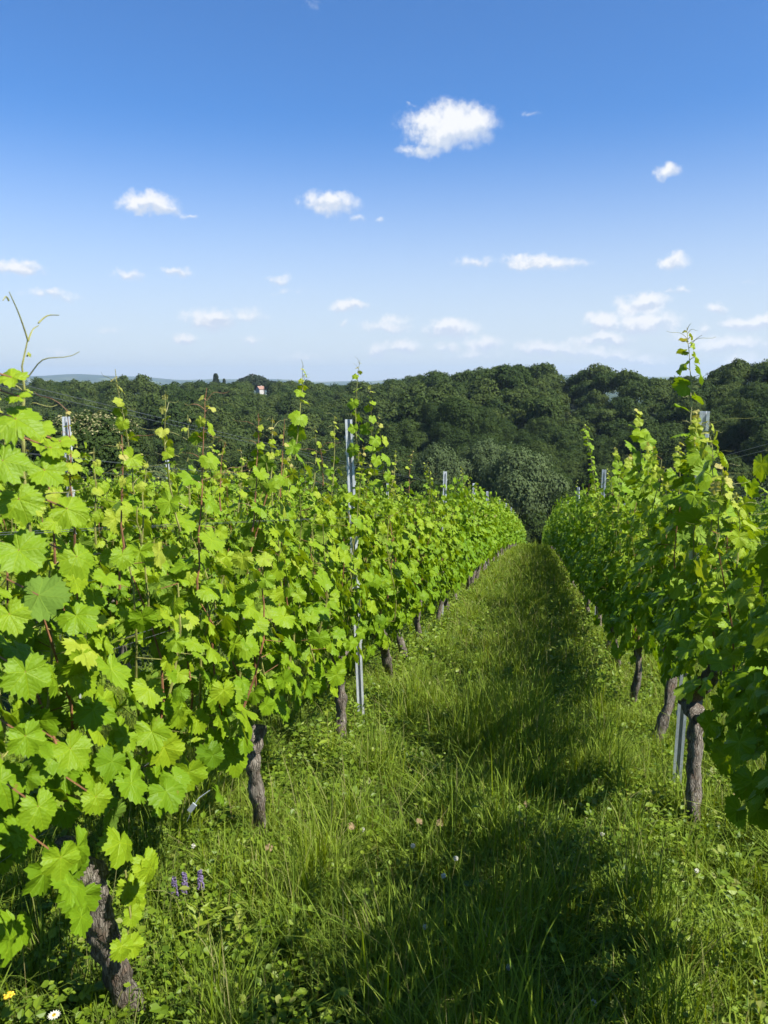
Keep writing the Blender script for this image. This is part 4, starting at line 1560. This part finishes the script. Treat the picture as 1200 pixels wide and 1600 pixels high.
# scatter the wood
TOPH = sum(height_of(a) for a, b in NEAR) / len(NEAR)
print('TOPH', TOPH)
cand = []
rg = np.random.default_rng(99)
az_lo = atan2(*ray(-60, 600)[:2])
az_hi = atan2(*ray(1270, 600)[:2])
r = 112.0
while r < 690:
    step = 7.6 if r < 260 else 8.6
    nA = int((az_hi - az_lo) * r / step)
    for k in range(nA):
        az = az_lo + (az_hi - az_lo) * (k + rg.uniform(-.1, 1.1)) / nA
        rr = r + rg.uniform(-3.5, 3.5)
        R = np.interp(az, _az, _rr)
        if rr > R + 25:
            continue
        x, y = rr * sin(az), rr * cos(az)
        if y < 90:
            continue
        if any((x - a) ** 2 + (y - b) ** 2 < (c * .8) ** 2 for a, b, c in taken):
            continue
        # clearing before the house
        dh = (az - atan2(hx, hy))
        if abs(dh) * rr < 9 and rr > 580:
            continue
        z = float(gz(x, y))
        s = rg.uniform(.75, 1.05) * (1.35 if rg.random() < .18 and rr < R - 70 else 1)
        q = px_of((x, y, z + TOPH * s))
        # keep the sight lines to the named trees and the blossom open
        if rr < 140 and abs(q[0] - 825) < 75:
            continue
        if 130 < rr < 325 and abs(q[0] - 886) < 14 and q[1] < 655:
            continue
        if rr < 612 and abs(q[0] - 407) < 15 + 4500 / rr and q[1] < 614:
            continue
        if rr < 150 and q[1] < 735:
            s *= .8
        cand.append((rr, az, x, y, z, s))
    r += 8.0 if r < 300 else 9.5
cand.sort()
bins = np.full(4000, -9.0)
b0, bs = az_lo - .1, (az_hi - az_lo + .2) / 4000
vis = []
for (rr, az, x, y, z, s) in cand:
    hw = 4.6 * s / rr
    i0, i1 = int((az - hw - b0) / bs), int((az + hw - b0) / bs) + 1
    i0, i1 = max(i0, 0), min(i1, 4000)
    top = (z + TOPH * s - CAM_Z) / rr
    seg = bins[i0:i1]
    if len(seg) == 0 or top < seg.mean() + .0002:
        continue
    vis.append((rr, az, x, y, z, s))
    cut = (z + TOPH * .78 * s - CAM_Z) / rr
    bins[i0:i1] = np.maximum(seg, cut)
print('wood', len(cand), len(vis))
N_TREE = 265
MB_W = MB()
for i, (rr, az, x, y, z, s) in enumerate(vis):
    if i < N_TREE:
        c, tk = NEAR[rg.integers(0, 6)]
        if rr < 210 and rg.random() < .28:
            c, tk = GREY[rg.integers(0, 2)]
        gr = c in (GREY[0][0], GREY[1][0])
        make_tree('broadleaf_tree', c, tk, (x, y, z), s, ('silvery green tree among darker ones low in' if gr else 'dark green leafy tree low in') + ' the wood across the valley', 'tree', 'silvery trees at the lower edge of the wood' if gr else 'green trees at the lower edge of the wood', sz=s * rg.uniform(.9, 1.1))
    else:
        V, F, A = FAR[rg.integers(0, 8)]
        a = rg.uniform(0, 6.28)
        Rm = np.array([[cos(a), -sin(a), 0], [sin(a), cos(a), 0], [0, 0, 1]])
        A = A.copy()
        A[:, 2] = np.clip(A[:, 2] + rg.normal(0, .34), 0, 1)
        MB_W.add((V @ Rm.T) * np.array([s, s, s * rg.uniform(.9, 1.12)]) + np.array([x, y, z + 2.6 * s]), F, A)
wd = MB_W.build('woodland', M_TREE)
tag(wd, 'dark green wood covering the hill across the valley', 'woodland', kind='stuff')

# ------------------------------------------------------------------ the house on the ridge
hz = float(gz(hx, hy))
house = empty('house', (hx, hy, hz), atan2(hx, hy) * -1 + radians(38))
top_z = at_r(407, 603.5, 615)[2] - hz
W_, L_ = 4.6, 5.4
Hw = max(2.5, top_z - 2.3)
mb = MB()
mb.box((0, 0, Hw / 2 - .5), (L_, W_, Hw + 1))
V = np.array([[-L_ / 2, -W_ / 2, Hw], [-L_ / 2, W_ / 2, Hw], [-L_ / 2, 0, Hw + 2.2], [L_ / 2, -W_ / 2, Hw], [L_ / 2, W_ / 2, Hw], [L_ / 2, 0, Hw + 2.2]])
mb.add(V, [[0, 2, 1], [3, 4, 5]])
mb.build('wall', M_WALLW, house)
mb = MB()
for sg in (-1, 1):
    a = math.atan2(2.2, W_ / 2)
    Ls = math.hypot(2.2, W_ / 2) + .5
    rot = np.array([[1, 0, 0], [0, cos(a * sg), sin(a * sg)], [0, -sin(a * sg), cos(a * sg)]])
    c = np.array([0, sg * (W_ / 4 + .12), Hw + 1.1 + .02])
    mb.box(c, (L_ + .8, Ls, .16), 0, rot=rot)
rf = mb.build('roof', M_ROOF, house)
mb = MB()
mb.box((1.2, .6, Hw + 2.2), (.6, .6, 1.6))
mb.build('chimney', M_WALLW, rf)
for (x_, z_) in ((-.9, Hw - 1.2), (1.3, Hw - 1.2)):
    mb = MB()
    mb.box((L_ / 2 + .02, x_, z_), (.08, .9, 1.2))
    mb.build('window', M_DARKGLASS, house)
tag(house, 'small white house with red tiled roof among dark trees on the ridge', 'house')

# ------------------------------------------------------------------ air
HAZE = True
if HAZE:
    mb = MB()
    mb.box((0, 0, (230 - 80) / 2), (26000, 26000, 310))
    m, t = new_mat('haze air')
    t.t.nodes.clear()
    pv = t.n('ShaderNodeVolumePrincipled')
    pv.inputs['Color'].default_value = (.62, .80, 1, 1)
    pv.inputs['Density'].default_value = 7e-5
    pv.inputs['Anisotropy'].default_value = .2
    t.n('ShaderNodeOutputMaterial', i_Volume=pv.outputs[0])
    o = mb.build('haze', m)
    tag(o, 'thin blue air haze over the distant hills', 'haze', kind='stuff')
